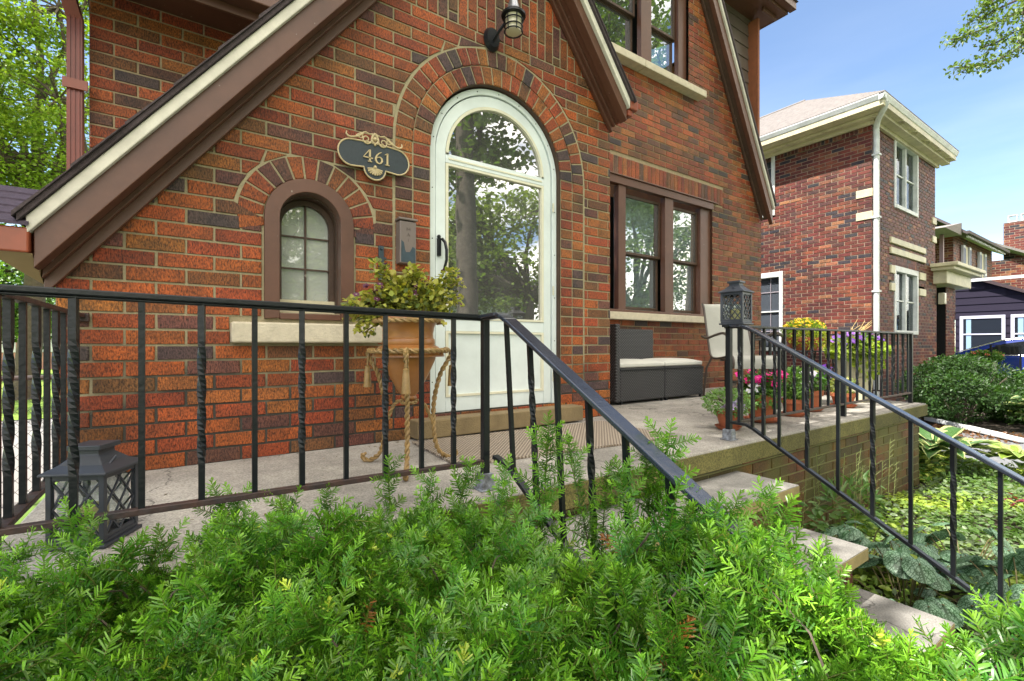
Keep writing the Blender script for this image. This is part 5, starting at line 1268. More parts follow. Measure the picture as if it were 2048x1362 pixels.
# white drain pipe on the ground
mb=MB(); mb.bar((10.1,2.52,.05),(9.5,1.93,.05),.085,.06); mb.bar((9.5,1.93,.052),(9.02,1.47,.05),.09,.062); mb.bar((9.04,1.50,.05),(8.80,1.25,.045),.08,.055)
tag(mb.build('drain_pipe',M['wtrim'],None,bevel=.008),'white downspout extension lying along the driveway edge','pipe')
# shrubs beyond the driveway
def shrub(name,label,c,rad,n,ln,wd,cols,cat_='shrub'):
    t=thing(name,label,cat_,(c[0],c[1],0))
    parts=[]
    rng=np.random.default_rng(int(abs(c[0]*100)))
    for k in range(44):
        d=unit(1)[0]; cc=np.array(c)+d*np.array(rad)*.72
        parts.append(bush(cc,(rad[0]*.34,rad[1]*.34,rad[2]*.26),n//44,ln,wd,cols[k%len(cols)],.6,.35))
    V,F,C=cat(parts); V[:,2]=np.maximum(V[:,2],.01); nparr('foliage',V,F,M['leafy'],C,parent=t)
    m=MB()
    for k in range(12):
        a=k*.52; m.tube([(c[0]+.05*math.cos(a),c[1]+.05*math.sin(a),0),(c[0]+rad[0]*.3*math.cos(a),c[1]+rad[1]*.3*math.sin(a),c[2]*.8),(c[0]+rad[0]*.7*math.cos(a),c[1]+rad[1]*.7*math.sin(a),c[2]+rad[2]*.4)],[.015,.01,.004],5)
    m.build('stem',M['bark'],t)
shrub('evergreen_shrub','rounded dark glossy evergreen shrub behind the white drain pipe',(10.35,2.15,.52),(1.15,.75,.60),13000,.055,.028,[(.035,.08,.02),(.05,.11,.03),(.025,.055,.015)])
shrub('leafy_shrub','lower leafy shrub right of the dark evergreen shrub',(11.3,1.55,.38),(.75,.6,.5),3500,.09,.04,[(.06,.13,.03),(.04,.09,.02)])
# hostas
def broad(c,n,ln,wd,margin,el=(.25,.7),seed=1,nr=6):
    """arching broad leaves with uv; returns V,F,UV"""
    rng=np.random.default_rng(seed);Vs=[];Fs=[];UV=[];o=0
    for k in range(n):
        az=rng.uniform(0,2*math.pi);e=rng.uniform(*el);L=ln*rng.uniform(.7,1.15);Wd=wd*rng.uniform(.75,1.15)
        r0=L*rng.uniform(.2,.6); ca,sa=math.cos(az),math.sin(az); zb_=rng.uniform(.4,1)*L*.7*math.sin(e)
        nw=4
        for i in range(nr+1):
            t=i/nr; w_=Wd*.5*(math.sin(math.pi*min(1,(t*.93+.07))**.75)) 
            if t==1:w_=.001
            rad=r0+L*t*math.cos(e*(1-t*.9)); z=zb_+L*(math.sin(e)*t-.55*t*t*(.6+.4*math.sin(e)))+.03
            for j in range(nw+1):
                s=j/nw*2-1; zz=z+abs(s)*w_*.35+ .004*math.sin(9*t+s*3); ww=w_*s
                Vs.append((c[0]+ca*rad-sa*ww,c[1]+sa*rad+ca*ww,max(.005,c[2]+zz)))
        for i in range(nr):
            for j in range(nw):
                a=o+i*(nw+1)+j; Fs.append((a,a+1,a+nw+2,a+nw+1)); t0,t1=i/nr,(i+1)/nr;s0,s1=j/nw,(j+1)/nw
                UV.append([(t0,s0),(t0,s1),(t1,s1),(t1,s0)])
        o+=(nr+1)*(nw+1)
    return np.array(Vs),np.array(Fs),np.array(UV)
def uvleaf(name,base,edge,mode):
    m=bpy.data.materials.new(name); m.use_nodes=True; N=m.node_tree.nodes; L=m.node_tree.links
    b=N['Principled BSDF']; o=N['Material Output']; b.inputs['Roughness'].default_value=.42
    uv=N.new('ShaderNodeUVMap'); sp=N.new('ShaderNodeSeparateXYZ'); L.new(uv.outputs[0],sp.inputs[0])
    r=N.new('ShaderNodeValToRGB')
    def mth(op,a,bb=None):
        q=N.new('ShaderNodeMath'); q.operation=op
        for i,v in enumerate((a,bb)):
            if v is None: continue
            if isinstance(v,(int,float)): q.inputs[i].default_value=v
            else: L.new(v,q.inputs[i])
        return q.outputs[0]
    if mode=='margin':
        d=mth('ABSOLUTE',mth('SUBTRACT',sp.outputs['Y'],.5)); n=N.new('ShaderNodeTexNoise'); n.inputs['Scale'].default_value=14; L.new(uv.outputs[0],n.inputs[0])
        f=mth('ADD',d,mth('MULTIPLY',mth('SUBTRACT',n.outputs[0],.5),.12)); r.color_ramp.elements[0].position=.34; r.color_ramp.elements[1].position=.38
        r.color_ramp.elements[0].color=(*base,1); r.color_ramp.elements[1].color=(*edge,1); L.new(f,r.inputs[0])
        hgt=mth('SINE',mth('MULTIPLY',sp.outputs['Y'],60))
    else:
        v=N.new('ShaderNodeTexVoronoi'); v.feature='DISTANCE_TO_EDGE'; mp=N.new('ShaderNodeMapping'); mp.inputs['Scale'].default_value=(11,12,1); L.new(uv.outputs[0],mp.inputs[0]); L.new(mp.outputs[0],v.inputs['Vector']); v.inputs['Scale'].default_value=1
        d=mth('ABSOLUTE',mth('SUBTRACT',sp.outputs['Y'],.5)); 
        rib=mth('ABSOLUTE',mth('SINE',mth('ADD',mth('MULTIPLY',sp.outputs['X'],13),mth('MULTIPLY',d,-16))))
        f=mth('MINIMUM',mth('MULTIPLY',v.outputs['Distance'],1.0),mth('MINIMUM',mth('MULTIPLY',rib,.35),mth('MULTIPLY',d,2.5)))
        r.color_ramp.elements[0].position=.04; r.color_ramp.elements[1].position=.11
        r.color_ramp.elements[0].color=(*edge,1); r.color_ramp.elements[1].color=(*base,1); L.new(f,r.inputs[0]); hgt=f
    L.new(r.outputs[0],b.inputs['Base Color'])
    bm=N.new('ShaderNodeBump'); bm.inputs['Strength'].default_value=.5; bm.inputs['Distance'].default_value=.004; L.new(hgt,bm.inputs['Height']); L.new(bm.outputs[0],b.inputs['Normal'])
    t=N.new('ShaderNodeBsdfTranslucent'); L.new(r.outputs[0],t.inputs[0]); mx=N.new('ShaderNodeMixShader'); mx.inputs[0].default_value=.25; L.new(b.outputs[0],mx.inputs[1]); L.new(t.outputs[0],mx.inputs[2]); L.new(mx.outputs[0],o.inputs[0])
    return m
HM=uvleaf('hosta_cream_margin',(.05,.13,.025),(.42,.46,.18),'margin'); HM2=uvleaf('hosta_lime',(.20,.30,.04),(.38,.44,.14),'margin'); BR=uvleaf('silver_veined_leaf',(.17,.28,.18),(.02,.07,.02),'vein')
def plant(name,label,c,n,ln,wd,mt_,cat_,seed,el=(.3,.9),group=None):
    V,F,UV=broad(c,n,ln,wd,0,el,seed); V=V-np.array([c[0],c[1],0]); o=nparr(name,V,F,mt_,UV=UV,smooth=True); o.location=(c[0],c[1],0); tag(o,label,cat_,group); return o
plant('hosta','cream-edged hosta growing against the mossy brick end of the porch',(6.15,1.45,.12),44,.34,.17,HM,'hosta',1,group='hostas')
plant('hosta','lime hosta beside the driveway, at the right edge of the picture',(6.65,.95,.08),34,.26,.17,HM2,'hosta',2,group='hostas')
plant('hosta','lime hosta between the porch corner and the driveway',(6.65,1.75,.1),34,.28,.17,HM2,'hosta',3,group='hostas')
plant('hosta','dark hosta with white margins beyond the driveway at the far right',(10.2,1.15,.15),44,.42,.2,HM,'hosta',4,group='hostas')
plant('hosta','cream-edged hosta in the bottom right corner by the last stair baluster',(2.75,.02,.05),22,.24,.12,HM,'hosta',5,group='hostas')
# silver veined plants next to the steps
def heart(c,az,tilt,s,seed):
    rng=np.random.default_rng(seed);n=20;rings=5
    V=[];F=[];UV=[]
    ca,sa=math.cos(az),math.sin(az)
    for i in range(rings+1):
        rr=i/rings
        for j in range(n):
            t=2*math.pi*j/n
            r=s*(.5+.5*abs(math.sin(t/2))**.5*.9+.16*max(0,math.cos(t-math.pi))**3) if True else s
            x=r*rr*-math.cos(t); y=r*rr*math.sin(t)*.95
            z=.25*s*rr**2*math.cos(2*t)*.3-.35*s*rr**1.6+.10*s*(1-rr)*-1+ .03*s*math.sin(5*t)*rr
            # tilt about local y
            x2=x*math.cos(tilt)+z*math.sin(tilt); z2=-x*math.sin(tilt)+z*math.cos(tilt)
            V.append((c[0]+ca*x2-sa*y,c[1]+sa*x2+ca*y,c[2]+z2))
    for i in range(rings):
        for j in range(n):
            a=i*n+j;b_=i*n+(j+1)%n; F.append((a,a+n,b_+n,b_))
            def uvp_(i_,j_): t=2*math.pi*j_/n; return (.5-.5*i_/rings*math.cos(t),.5+.5*i_/rings*math.sin(t))
            UV.append([uvp_(i,j),uvp_(i+1,j),uvp_(i+1,j+1),uvp_(i,j+1)])
    return np.array(V),np.array(F),np.array(UV)
def brunnera(label,c,n,spread,s,h,seed):
    rng=np.random.default_rng(seed);Vs=[];Fs=[];Us=[];o=0;m=MB()
    t=thing('silver_leaf_plant',label,'foliage plant',(c[0],c[1],0),'silver-veined plants beside the steps')
    for k in range(n):
        a=rng.uniform(0,6.28);r=spread*math.sqrt(rng.uniform(0,1));p=(c[0]+r*math.cos(a),c[1]+r*math.sin(a),h*(1-.6*(r/spread)**2)*rng.uniform(.6,1.25))
        V,F,U=heart(p,a+rng.uniform(-.5,.5)+0,rng.uniform(.2,1.0),s*rng.uniform(.7,1.2),seed*100+k); Vs.append(V);Fs.append(F+o);Us.append(U);o+=len(V)
        m.tube([(c[0]+r*.2*math.cos(a),c[1]+r*.2*math.sin(a),0),(c[0]+r*.7*math.cos(a),c[1]+r*.7*math.sin(a),p[2]*.8),p],.003,5)
    nparr('leaves',np.vstack(Vs),np.vstack(Fs),BR,UV=np.vstack(Us),parent=t,smooth=True); m.build('stem',M['stem'],t)
brunnera('silver-green veined plant nearest the second stone step',(2.82,.78,0),28,.30,.068,.30,1)
brunnera('largest silver-green veined plant with broad leaves below the stair railing',(2.98,.42,0),30,.34,.070,.32,2)
brunnera('silver-green veined plant against the mossy wall beside the top step',(3.15,1.08,0),20,.27,.066,.24,3)
brunnera('silver-green veined plant behind the middle of the stair railing, out in the garden bed',(3.55,.72,0),22,.34,.075,.24,4)
# weeds along the wall
wd=thing('weed','tall spindly weed with tiny seed heads growing up the mossy porch wall','weed',(3.9,1.33,0))
mb=MB()
for k in range(16):
    x=3.0+k*.09+RNG.uniform(-.04,.04); hh=RNG.uniform(.35,.62); y=1.34-RNG.uniform(0,.1)
    pts=[(x,y,0),(x+RNG.uniform(-.03,.03),y-.01,hh*.5),(x+RNG.uniform(-.06,.06),y-.02,hh)]; mb.tube(pts,.0018,4)
    for q in range(9):
        zq=hh*(.45+.06*q); mb.tube([(x,y-.01,zq),(x+RNG.uniform(-.05,.05),y-.03,zq+.03)],.001,3)
mb.build('stem',mat('weed_stem',(.16,.19,.06),.8),wd)
V,F,C=bush((3.5,1.28,.2),(.6,.08,.2),260,.07,.025,(.09,.17,.05)); nparr('foliage',V,F,M['leafy'],C,parent=wd)
# ground cover
def scatter(n,x0,x1,y0,y1,h,ln,wdt,colf,name,hz=None):
    x=RNG.uniform(x0,x1,n);y=RNG.uniform(y0,y1,n)
    hb_=h*(.5+.5*np.sin(x*3.1+1)*np.cos(y*4.3)+.2*np.sin(x*9)*np.sin(y*7)); hb_=np.clip(hb_,.02,1)
    z=RNG.uniform(.1,1,n)*hb_
    p=np.stack([x,y,z],1); t=unit(n); t[:,2]=np.abs(t[:,2])*.3; nr=rnd(n,.4)+np.array([0,0,1.])
    V,F=leafquads(p,nr,t,ln*RNG.uniform(.6,1.3,n),wdt*RNG.uniform(.6,1.3,n)); C=np.array([colf(a,b_) for a,b_ in zip(x,y)]); C=np.repeat(C,2,0)
    o=nparr(name,V,F,M['leafy'],C); tag(o,kind='stuff'); return o
def gcol(x,y):
    v=math.sin(x*2.3+.7)*math.cos(y*3.1+x)+.4*math.sin(x*7+y*5)+RNG.normal(0,.25)
    k=RNG.uniform(.75,1.2)
    if RNG.uniform()<.4 and ((x-4.1)**2+(y-.45)**2<.03 or (x-5.2)**2+(y-.75)**2<.012): return (.20,.03,.05)
    if v>.5: return (.26*k,.34*k,.05*k)
    if v>-.1: return (.18*k,.28*k,.05*k)
    if v>-.5: return (.17*k,.23*k,.12*k)
    return (.08*k,.15*k,.035*k)
gc=scatter(26000,2.5,6.95,-.9,1.38,.12,.045,.024,gcol,'ground_cover'); tag(gc,'mixed lime, silver and red ground cover filling the sunlit bed beside the driveway','ground cover')
def gcol2(x,y):
    k=RNG.uniform(.6,1.2); return (.30*k,.36*k,.07*k) if RNG.uniform()<.5 else (.10*k,.2*k,.04*k)
gc=scatter(9000,5.55,7.0,1.38,3.3,.16,.06,.03,gcol2,'ground_cover'); tag(gc,'lime green ground cover between the porch end and the driveway','ground cover')
gc=scatter(5000,10.4,15,-1,1.6,.5,.09,.04,gcol2,'ground_cover'); tag(gc,'mixed leafy planting filling the far bed beyond the driveway','ground cover')
# fallen leaves by the pipe
def lcol(x,y): k=RNG.uniform(.5,1.2); return (.18*k,.08*k,.035*k)
gc=scatter(900,8.7,9.7,1.3,3.2,.02,.05,.03,lcol,'fallen_leaves'); tag(gc,'brown fallen leaves along the drain pipe','leaves')
# litter on the porch
def lcol3(x,y): k=RNG.uniform(.4,1.1); return (.16*k,.11*k,.05*k)
n=150; x=RNG.uniform(-.3,5.3,n); y=np.where(RNG.uniform(0,1,n)<.6,2.49-np.abs(RNG.normal(0,.06,n)),RNG.uniform(1.42,2.45,n)); p=np.stack([x,y,np.full(n,.7425)],1)
tt=unit(n); tt[:,2]=.05; V,F=leafquads(p,rnd(n,.1)+np.array([0,0,1.]),tt,.014*RNG.uniform(.4,1.5,n),.006*RNG.uniform(.5,1.5,n)); V[:,2]=np.maximum(V[:,2],.7412)
tag(nparr('leaf_litter',V,F,M['leafy'],np.repeat(np.array([lcol3(0,0) for _ in range(n)]),2,0)),'dry brown leaf bits scattered over the porch floor','leaf litter',kind='stuff')
# ================= LEFT YARD =================
fn=thing('chain_link_fence','chain-link fence with steel top rail crossing the driveway left of the house','fence',(-1.6,5.4,0))
fy=5.4
mb=MB(); mb.tube([(-4.5,fy,1.0),(-.5,fy,1.0)],.021,8); mb.build('top_rail',M['rust'],fn)
for x in (-4.3,-2.9,-.62):
    mb=MB(); mb.tube([(x,fy,0),(x,fy,1.05)],.025,8); mb.build('post',mat('galvanised',(.3,.3,.32),.5,metal=.5),fn)
mb=MB(); p=.075
for k in range(-14,56):
    x0=-4.5+k*p
    for s in (1,-1):
        a=(x0,fy,.03);b_=(x0+s*.97*.8,fy,1.0)
        # clip to x range
        def cl(a,b_):
            t0,t1=0,1
            for lim,sg in ((-4.5,1),(-.6,-1)):
                d0=(a[0]-lim)*sg;d1=(b_[0]-lim)*sg
                if d0<0 and d1<0: return None
                if d0<0:t0=max(t0,d0/(d0-d1))
                if d1<0:t1=min(t1,d0/(d0-d1))
            A_,B_=Vector(a),Vector(b_); return A_.lerp(B_,t0),A_.lerp(B_,t1)
        c=cl(a,b_)
        if c and (c[1]-c[0]).length>.02: mb.tube([c[0],c[1]],.0016,4)
mb.build('wire_mesh',mat('dark_wire',(.08,.08,.09),.5,metal=.4),fn)
sheet('lawn',[(-30,11.3),(-1,11.3),(-1,40),(-30,40)],.002,mat('sunny_lawn',(.20,.32,.03),.9,noise=.35,nscale=2,bump=.8,bscale=40))
# far house on the left
lh=thing('bungalow','low pinkish brick bungalow with pale roof far behind the lawn, seen through the left railing','house',(-9,34,0))
mb=MB(); mb.box(-14,-5.2,34,42,0,2.4); mb.build('wall',mat('pink_brick_wall',(.42,.22,.18),.8,noise=.3,nscale=5),lh)
mb=MB(); mb.prism([(-14.5,2.3),(-9.6,4.0),(-4.8,2.3)],33.5,42.5); mb.build('roof',mat('grey_brown_roof',(.2,.17,.16),.9,noise=.3,nscale=5),lh)
for x in (-12,-8.4,-6.6):
    mb=MB(); mb.box(x,x+1.1,33.96,34.02,.9,2.0); mb.build('window',mat('pale_window',(.5,.52,.55),.3),lh)
# ================= TREES =================
def tree(name,label,base,h,blobs,leafcol,nleaf,ln,wdt,trunk_r=.22,group=None,seed=1,fork=.35,nk=None):
    rng=np.random.default_rng(seed); t=thing(name,label,'tree',base,group); b0=np.array(base,float)
    m=MB(); fk=b0+np.array([rng.normal(0,.15),rng.normal(0,.15),h*fork])
    m.tube([tuple(b0),tuple(b0+(fk-b0)*.5+np.array([.05,0,0])),tuple(fk)],[trunk_r*1.25,trunk_r,trunk_r*.85],12)
    parts=[]
    tot=sum(b[3]*b[4]*b[5] for b in blobs)
    for (x,y,z,rx,ry,rz) in blobs:
        c=np.array([x,y,z]); mid=fk+(c-fk)*.5+rng.normal(0,.25,3)
        m.tube([tuple(fk-np.array([0,0,.1])),tuple(mid),tuple(c)],[trunk_r*.55,trunk_r*.35,trunk_r*.12],7)
        n=int(nleaf*rx*ry*rz/tot); ncl=max(5,n//55)
        dirs=unit(ncl); rr=RNG.uniform(.25,1,(ncl,1))**.5; cl=c+dirs*rr*np.array([rx,ry,rz])
        for k in range(0,ncl,2): 
            mm=(c+cl[k])/2+rng.normal(0,.1,3)
            m.tube([tuple(c),tuple(mm),tuple(cl[k])],[trunk_r*.12,trunk_r*.07,trunk_r*.03],4)
        nn=n//ncl
        pos=np.repeat(cl,nn,0)+RNG.normal(0,1,(ncl*nn,3))*np.array([ln*2.6,ln*2.6,ln*1.1])
        tt=unit(len(pos)); tt[:,2]=tt[:,2]*.4-.25; nr=rnd(len(pos),.45)+np.array([0,0,1.])
        V,F=leafquads(pos,nr,tt,ln*RNG.uniform(.6,1.2,len(pos)),wdt*RNG.uniform(.6,1.2,len(pos)))
        kk=np.repeat(RNG.uniform(.75,1.2,(ncl,1)),nn*2,0); C=colvar(leafcol,len(pos),.25)*kk
        parts.append((V,F,C))
    V,F,C=cat(parts); nparr('crown',V,F,M['leafy'],C,parent=t); m.build('trunk',M['bark'],t,smooth=True); return t
def blobs(c,rad,n,r,seed):
    rng=np.random.default_rng(seed); o=[]
    for _ in range(n):
        d=rng.normal(0,1,3); d/=np.linalg.norm(d); q=rng.uniform(.3,1)**.5
        s=r*rng.uniform(.7,1.2); o.append((c[0]+d[0]*rad[0]*q,c[1]+d[1]*rad[1]*q,c[2]+d[2]*rad[2]*q,s,s,s*.7))
    return o
YG=(.22,.32,.035)
tree('maple_tree','tall bright yellow-green maple behind the left side of the house, nearest the downspout',(-3.2,15.5,0),11,blobs((-3.0,15,6.6),(2.3,2.2,4.2),20,1.15,1),YG,32000,.085,.062,.2,'maples behind the left yard',seed=3)
tree('maple_tree','wide maple at the left edge, leaning low over the return roof',(-5.6,14,0),11,blobs((-5.0,14,6.2),(2.4,2.2,4.6),18,1.2,2),(.19,.28,.035),26000,.085,.062,.2,'maples behind the left yard',seed=4)
tree('maple_tree','shaded maple low behind the fence, glimpsed between the left balusters',(-6.5,27,0),9,blobs((-6.5,26,4.6),(4,2.5,3.2),18,1.5,5),(.09,.17,.03),14000,.2,.16,.25,'maples behind the left yard',seed=5)
# shade tree to the left, out of frame: its shadow falls on the porch and the left half of the yew
def towards(x,y,z0,s):
    return (x+SUND.x*s,y+SUND.y*s,z0+SUND.z*s)
sb_=[]
for (x,y,r,s) in SHADE if 'SHADE' in globals() else [(-.3,1.5,1.2,8.0),(-1.0,.9,1.0,8.5),(.7,1.9,1.1,8.6),(1.7,2.3,1.0,9.2),(2.6,2.5,.95,9.8),(3.4,2.6,.9,10.4),(-.9,2.2,1.2,7.6),(.3,.95,.45,8.0),(4.1,2.8,.85,11),(5.0,3.2,.9,11.6),(1.2,1.45,.5,8.8),(2.2,1.75,.5,9.4),(3.3,1.95,.5,10.4),(-.5,.3,.5,8.3),(2.75,.9,.42,9.6),(3.0,.6,.35,9.6)]:
    p=towards(x,y,.8,s); sb_.append((p[0],p[1],p[2],r,r,r*.75))
tree('shade_tree','big maple left of the house, out of view, that throws its shade over the porch',(-6.2,3.4,0),8.5,sb_,YG,15000,.15,.13,.28,seed=7,fork=.5)
# street trees behind the camera (seen as reflections in the glass)
tree('street_tree','street maple on the verge, mirrored in the storm door',(5.4,-4.6,0),13,blobs((5.2,-5.4,8.0),(3.2,2.2,3.2),20,1.0,8),(.12,.19,.03),13000,.2,.15,.24,'street trees',seed=9,fork=.55)
tree('street_tree','tall street maple further right along the verge',(12.5,-6,0),14,blobs((13,-6.5,11.5),(4.6,2.6,5.0),30,1.3,9),(.12,.19,.03),20000,.2,.15,.28,'street trees',seed=10,fork=.5)
tree('street_tree','third street maple across the street to the right',(14,-14,0),13,blobs((14,-15,6),(5,2.5,3.8),20,1.6,10),(.14,.2,.03),14000,.26,.2,.35,'street trees',seed=11,fork=.3)
tree('street_tree','fourth maple across the street, straight behind the camera',(3,-17,0),13,blobs((3,-19,5),(6,2.5,3.2),18,1.7,11),(.16,.22,.03),14000,.26,.2,.35,'street trees',seed=12,fork=.3)
tree('street_tree','fifth maple across the street, far right',(27,-16,0),13,blobs((27,-16,7),(7,3,5),24,2.0,12),(.12,.18,.03),12000,.28,.22,.35,'street trees',seed=13,fork=.3)
ah=thing('far_house','white sided house across the street, behind the camera','house',(14,-24,0))
mb=MB(); mb.box(8,22,-32,-24,0,5); mb.build('wall',mat('white_siding',(.6,.6,.58),.6),ah)
mb=MB(); mb.prism([(-33,4.9),(-28,8),(-23,4.9)],7.5,22.5,ax='yz'); mb.build('roof',M['shingle'],ah)
# overhanging branch at the upper right
ob=thing('elm_tree','tree to the right whose leafy branch tips hang into the top right corner','tree',(13.5,-2.2,0))
mb=MB(); mb.tube([(13.5,-2.2,0),(13.4,-2.1,3.2),(13.2,-1.8,6.4)],[.3,.25,.2],12)
def scr(u,v,t):
    a=(u-1024)/938; return np.array([t*(.5664+.8241*a),t*(.8241-.5664*a),1.27+(690-v)/938*t])
br=[]
for path,tt in (([(2200,-60),(2060,10),(2010,38),(1965,58),(1925,74),(1902,80)],7.2),([(2220,20),(2060,80),(2020,108),(1975,126),(1940,134),(1908,136)],7.0),([(2150,-90),(2010,-20),(1985,2),(1968,10)],7.4),([(2200,30),(2090,40),(2050,60),(2035,85)],6.8),([(2170,-60),(2080,-10),(2048,10),(2044,30)],6.8),([(2100,-30),(1990,20),(1965,36),(1935,30)],7.5),([(2150,20),(2035,60),(1998,82),(1965,95)],7.2)):
    P3=[scr(u,v,tt) for u,v in path]; mb.tube([(13.2,-1.8,6.4)]+[tuple(p) for p in P3],[.05,.03]+[.014-.0015*i for i in range(len(P3)-1)],5)
    for a,b_ in zip(P3[:-1],P3[1:]):
        n=95; t=RNG.uniform(0,1,(n,1)); p=a+(b_-a)*t+RNG.normal(0,1,(n,3))*np.array([.07,.07,.06]); br.append(p)
    mb.tube([tuple(P3[-2]),tuple(P3[-1]-np.array([0,0,.12]))],.004,4)
p=np.vstack(br); n=len(p); tt=unit(n); tt[:,2]-=.5; V,F=leafquads(p,rnd(n,.5)+np.array([0,0,1.]),tt,.065*RNG.uniform(.6,1.2,n),.035*RNG.uniform(.7,1.2,n)); C=colvar((.12,.18,.04),n,.3)
V2,F2,C2=cat([(V,F,C)]+[bush(c_,(1.2,1.2,.6),900,.08,.045,(.12,.18,.04)) for c_ in ((13.2,-2.6,6.6),(14.2,-2.2,7.4),(12.9,-1.9,8.0),(14,-3.4,6.8))])
nparr('crown',V2,F2,M['leafy'],C2,parent=ob); mb.build('trunk',M['bark'],ob,smooth=True)
# ================= YEW =================
def shoot_proto(L,n,seed):
    rng=np.random.default_rng(seed); t=np.linspace(.04,1,n); x=t*L; zc=-.10*L*t**2+.0*t
    pos=np.stack([x,np.zeros(n),zc],1); pos=np.repeat(pos,2,0); s=np.tile([1.,-1.],n); tq=np.repeat(t,2)
    ang=np.radians(64-34*tq**2)+rng.normal(0,.17,2*n); ln=.0225*(1-.45*np.maximum(0,tq-.72)/.28)*(0.75+.25*np.minimum(1,tq*5))*rng.uniform(.85,1.1,2*n)
    lift=np.clip(rng.normal(.30,.55,2*n),-.6,1.35)
    d=np.stack([np.cos(ang)*np.cos(lift),s*np.sin(ang)*np.cos(lift),np.sin(lift)],1)
    w_=.0026; side=np.cross(d,[0,0,1.]); side/=np.linalg.norm(side,axis=1,keepdims=True)
    l=ln[:,None]; dn=np.array([0,0,-1.])
    a=pos-side*w_*.35;b=pos+side*w_*.35; c=pos+d*l*.5+side*w_*.5; e=pos+d*l*.5-side*w_*.5
    f=pos+d*l*.92+dn*l*.10+side*w_*.35; g=pos+d*l*.92+dn*l*.10-side*w_*.35; h=pos+d*l+dn*l*.13
    V=np.stack([a,b,c,e,f,g],1).reshape(-1,3); F=(np.array([[0,1,2,3],[3,2,4,5]])[None]+np.arange(2*n)[:,None,None]*6).reshape(-1,4)
    T=np.repeat(tq,2)
    # stem: thin 3-sided strip as crossed quads
    k=4; xs=np.linspace(0,L*.97,k+1); zz=-.10*L*(xs/L)**2; SV=[];SF=[];o=len(V)
    for i in range(k+1):
        r=.0016*(1-.5*i/k)
        SV+= [(xs[i],r,zz[i]-.0002),(xs[i],-r,zz[i]-.0002),(xs[i],0,zz[i]-r*1.6)]
    for i in range(k):
        for j in range(3): SF.append((o+3*i+j,o+3*i+(j+1)%3,o+3*i+3+(j+1)%3,o+3*i+3+j))
    st_=np.concatenate([np.zeros(len(F)),np.ones(len(SF))])
    T=np.concatenate([T,np.repeat(np.linspace(0,1,k),3)])
    return np.vstack([V,np.array(SV)]),np.vstack([F,np.array(SF)]),T,st_
PROT=[shoot_proto(L,n,i) for i,(L,n) in enumerate(((.052,14),(.066,18),(.040,11),(.085,22)))]
def yew_surface(x,y):
    # height of the hedge top
    z=.80+.03*math.sin(x*5+1)+.025*math.sin(y*7+x*3)+.02*math.sin(x*13+y*5)
    z+=.14*math.exp(-((x-.76)**2/.03+(y-.47)**2/.02))+.04*max(0,min(1,(x-.45)/.4))*max(0,min(1,(.6-y)/.3))
    z-=.15*max(0,min(1,(x-.66)/.2))*max(0,min(1,(y-.60)/.15))
    return z
def place(protos,idx,org,X_,Z_,scale):
    """frames: X_ forward, Z_ up"""
    Y_=np.cross(Z_,X_); Y_/=np.linalg.norm(Y_,axis=1,keepdims=True); Z_=np.cross(X_,Y_)
    M_=np.stack([X_,Y_,Z_],2)
    Vs=[];Fs=[];T=[];Sx=[];Id=[];o=0
    for k,(V,F,t,s) in enumerate(protos):
        w_=np.where(idx==k)[0]
        if len(w_)==0: continue
        VV=np.einsum('nij,vj->nvi',M_[w_],V)*scale[w_][:,None,None]+org[w_][:,None,:]
        FF=F[None]+(np.arange(len(w_))*len(V))[:,None,None]+o; o+=VV.shape[0]*VV.shape[1]
        Vs.append(VV.reshape(-1,3));Fs.append(FF.reshape(-1,4));T.append(np.tile(t,len(w_)));Sx.append(np.tile(s,len(w_)));Id.append(np.repeat(w_,len(F)))
    return np.vstack(Vs),np.vstack(Fs),np.concatenate(T),np.concatenate(Sx),np.concatenate(Id)
VBU=[-400,0,130,250,400,600,800,1000,1100,1250,1330,1450,1530,1570,1600,1680,1720,1780,1850,1910,1960,2100,2400]
VBV=[1150,1120,1060,1095,1065,1005,975,950,915,940,1000,1050,1085,1150,1180,1195,1245,1300,1335,1340,1290,1240,1240]
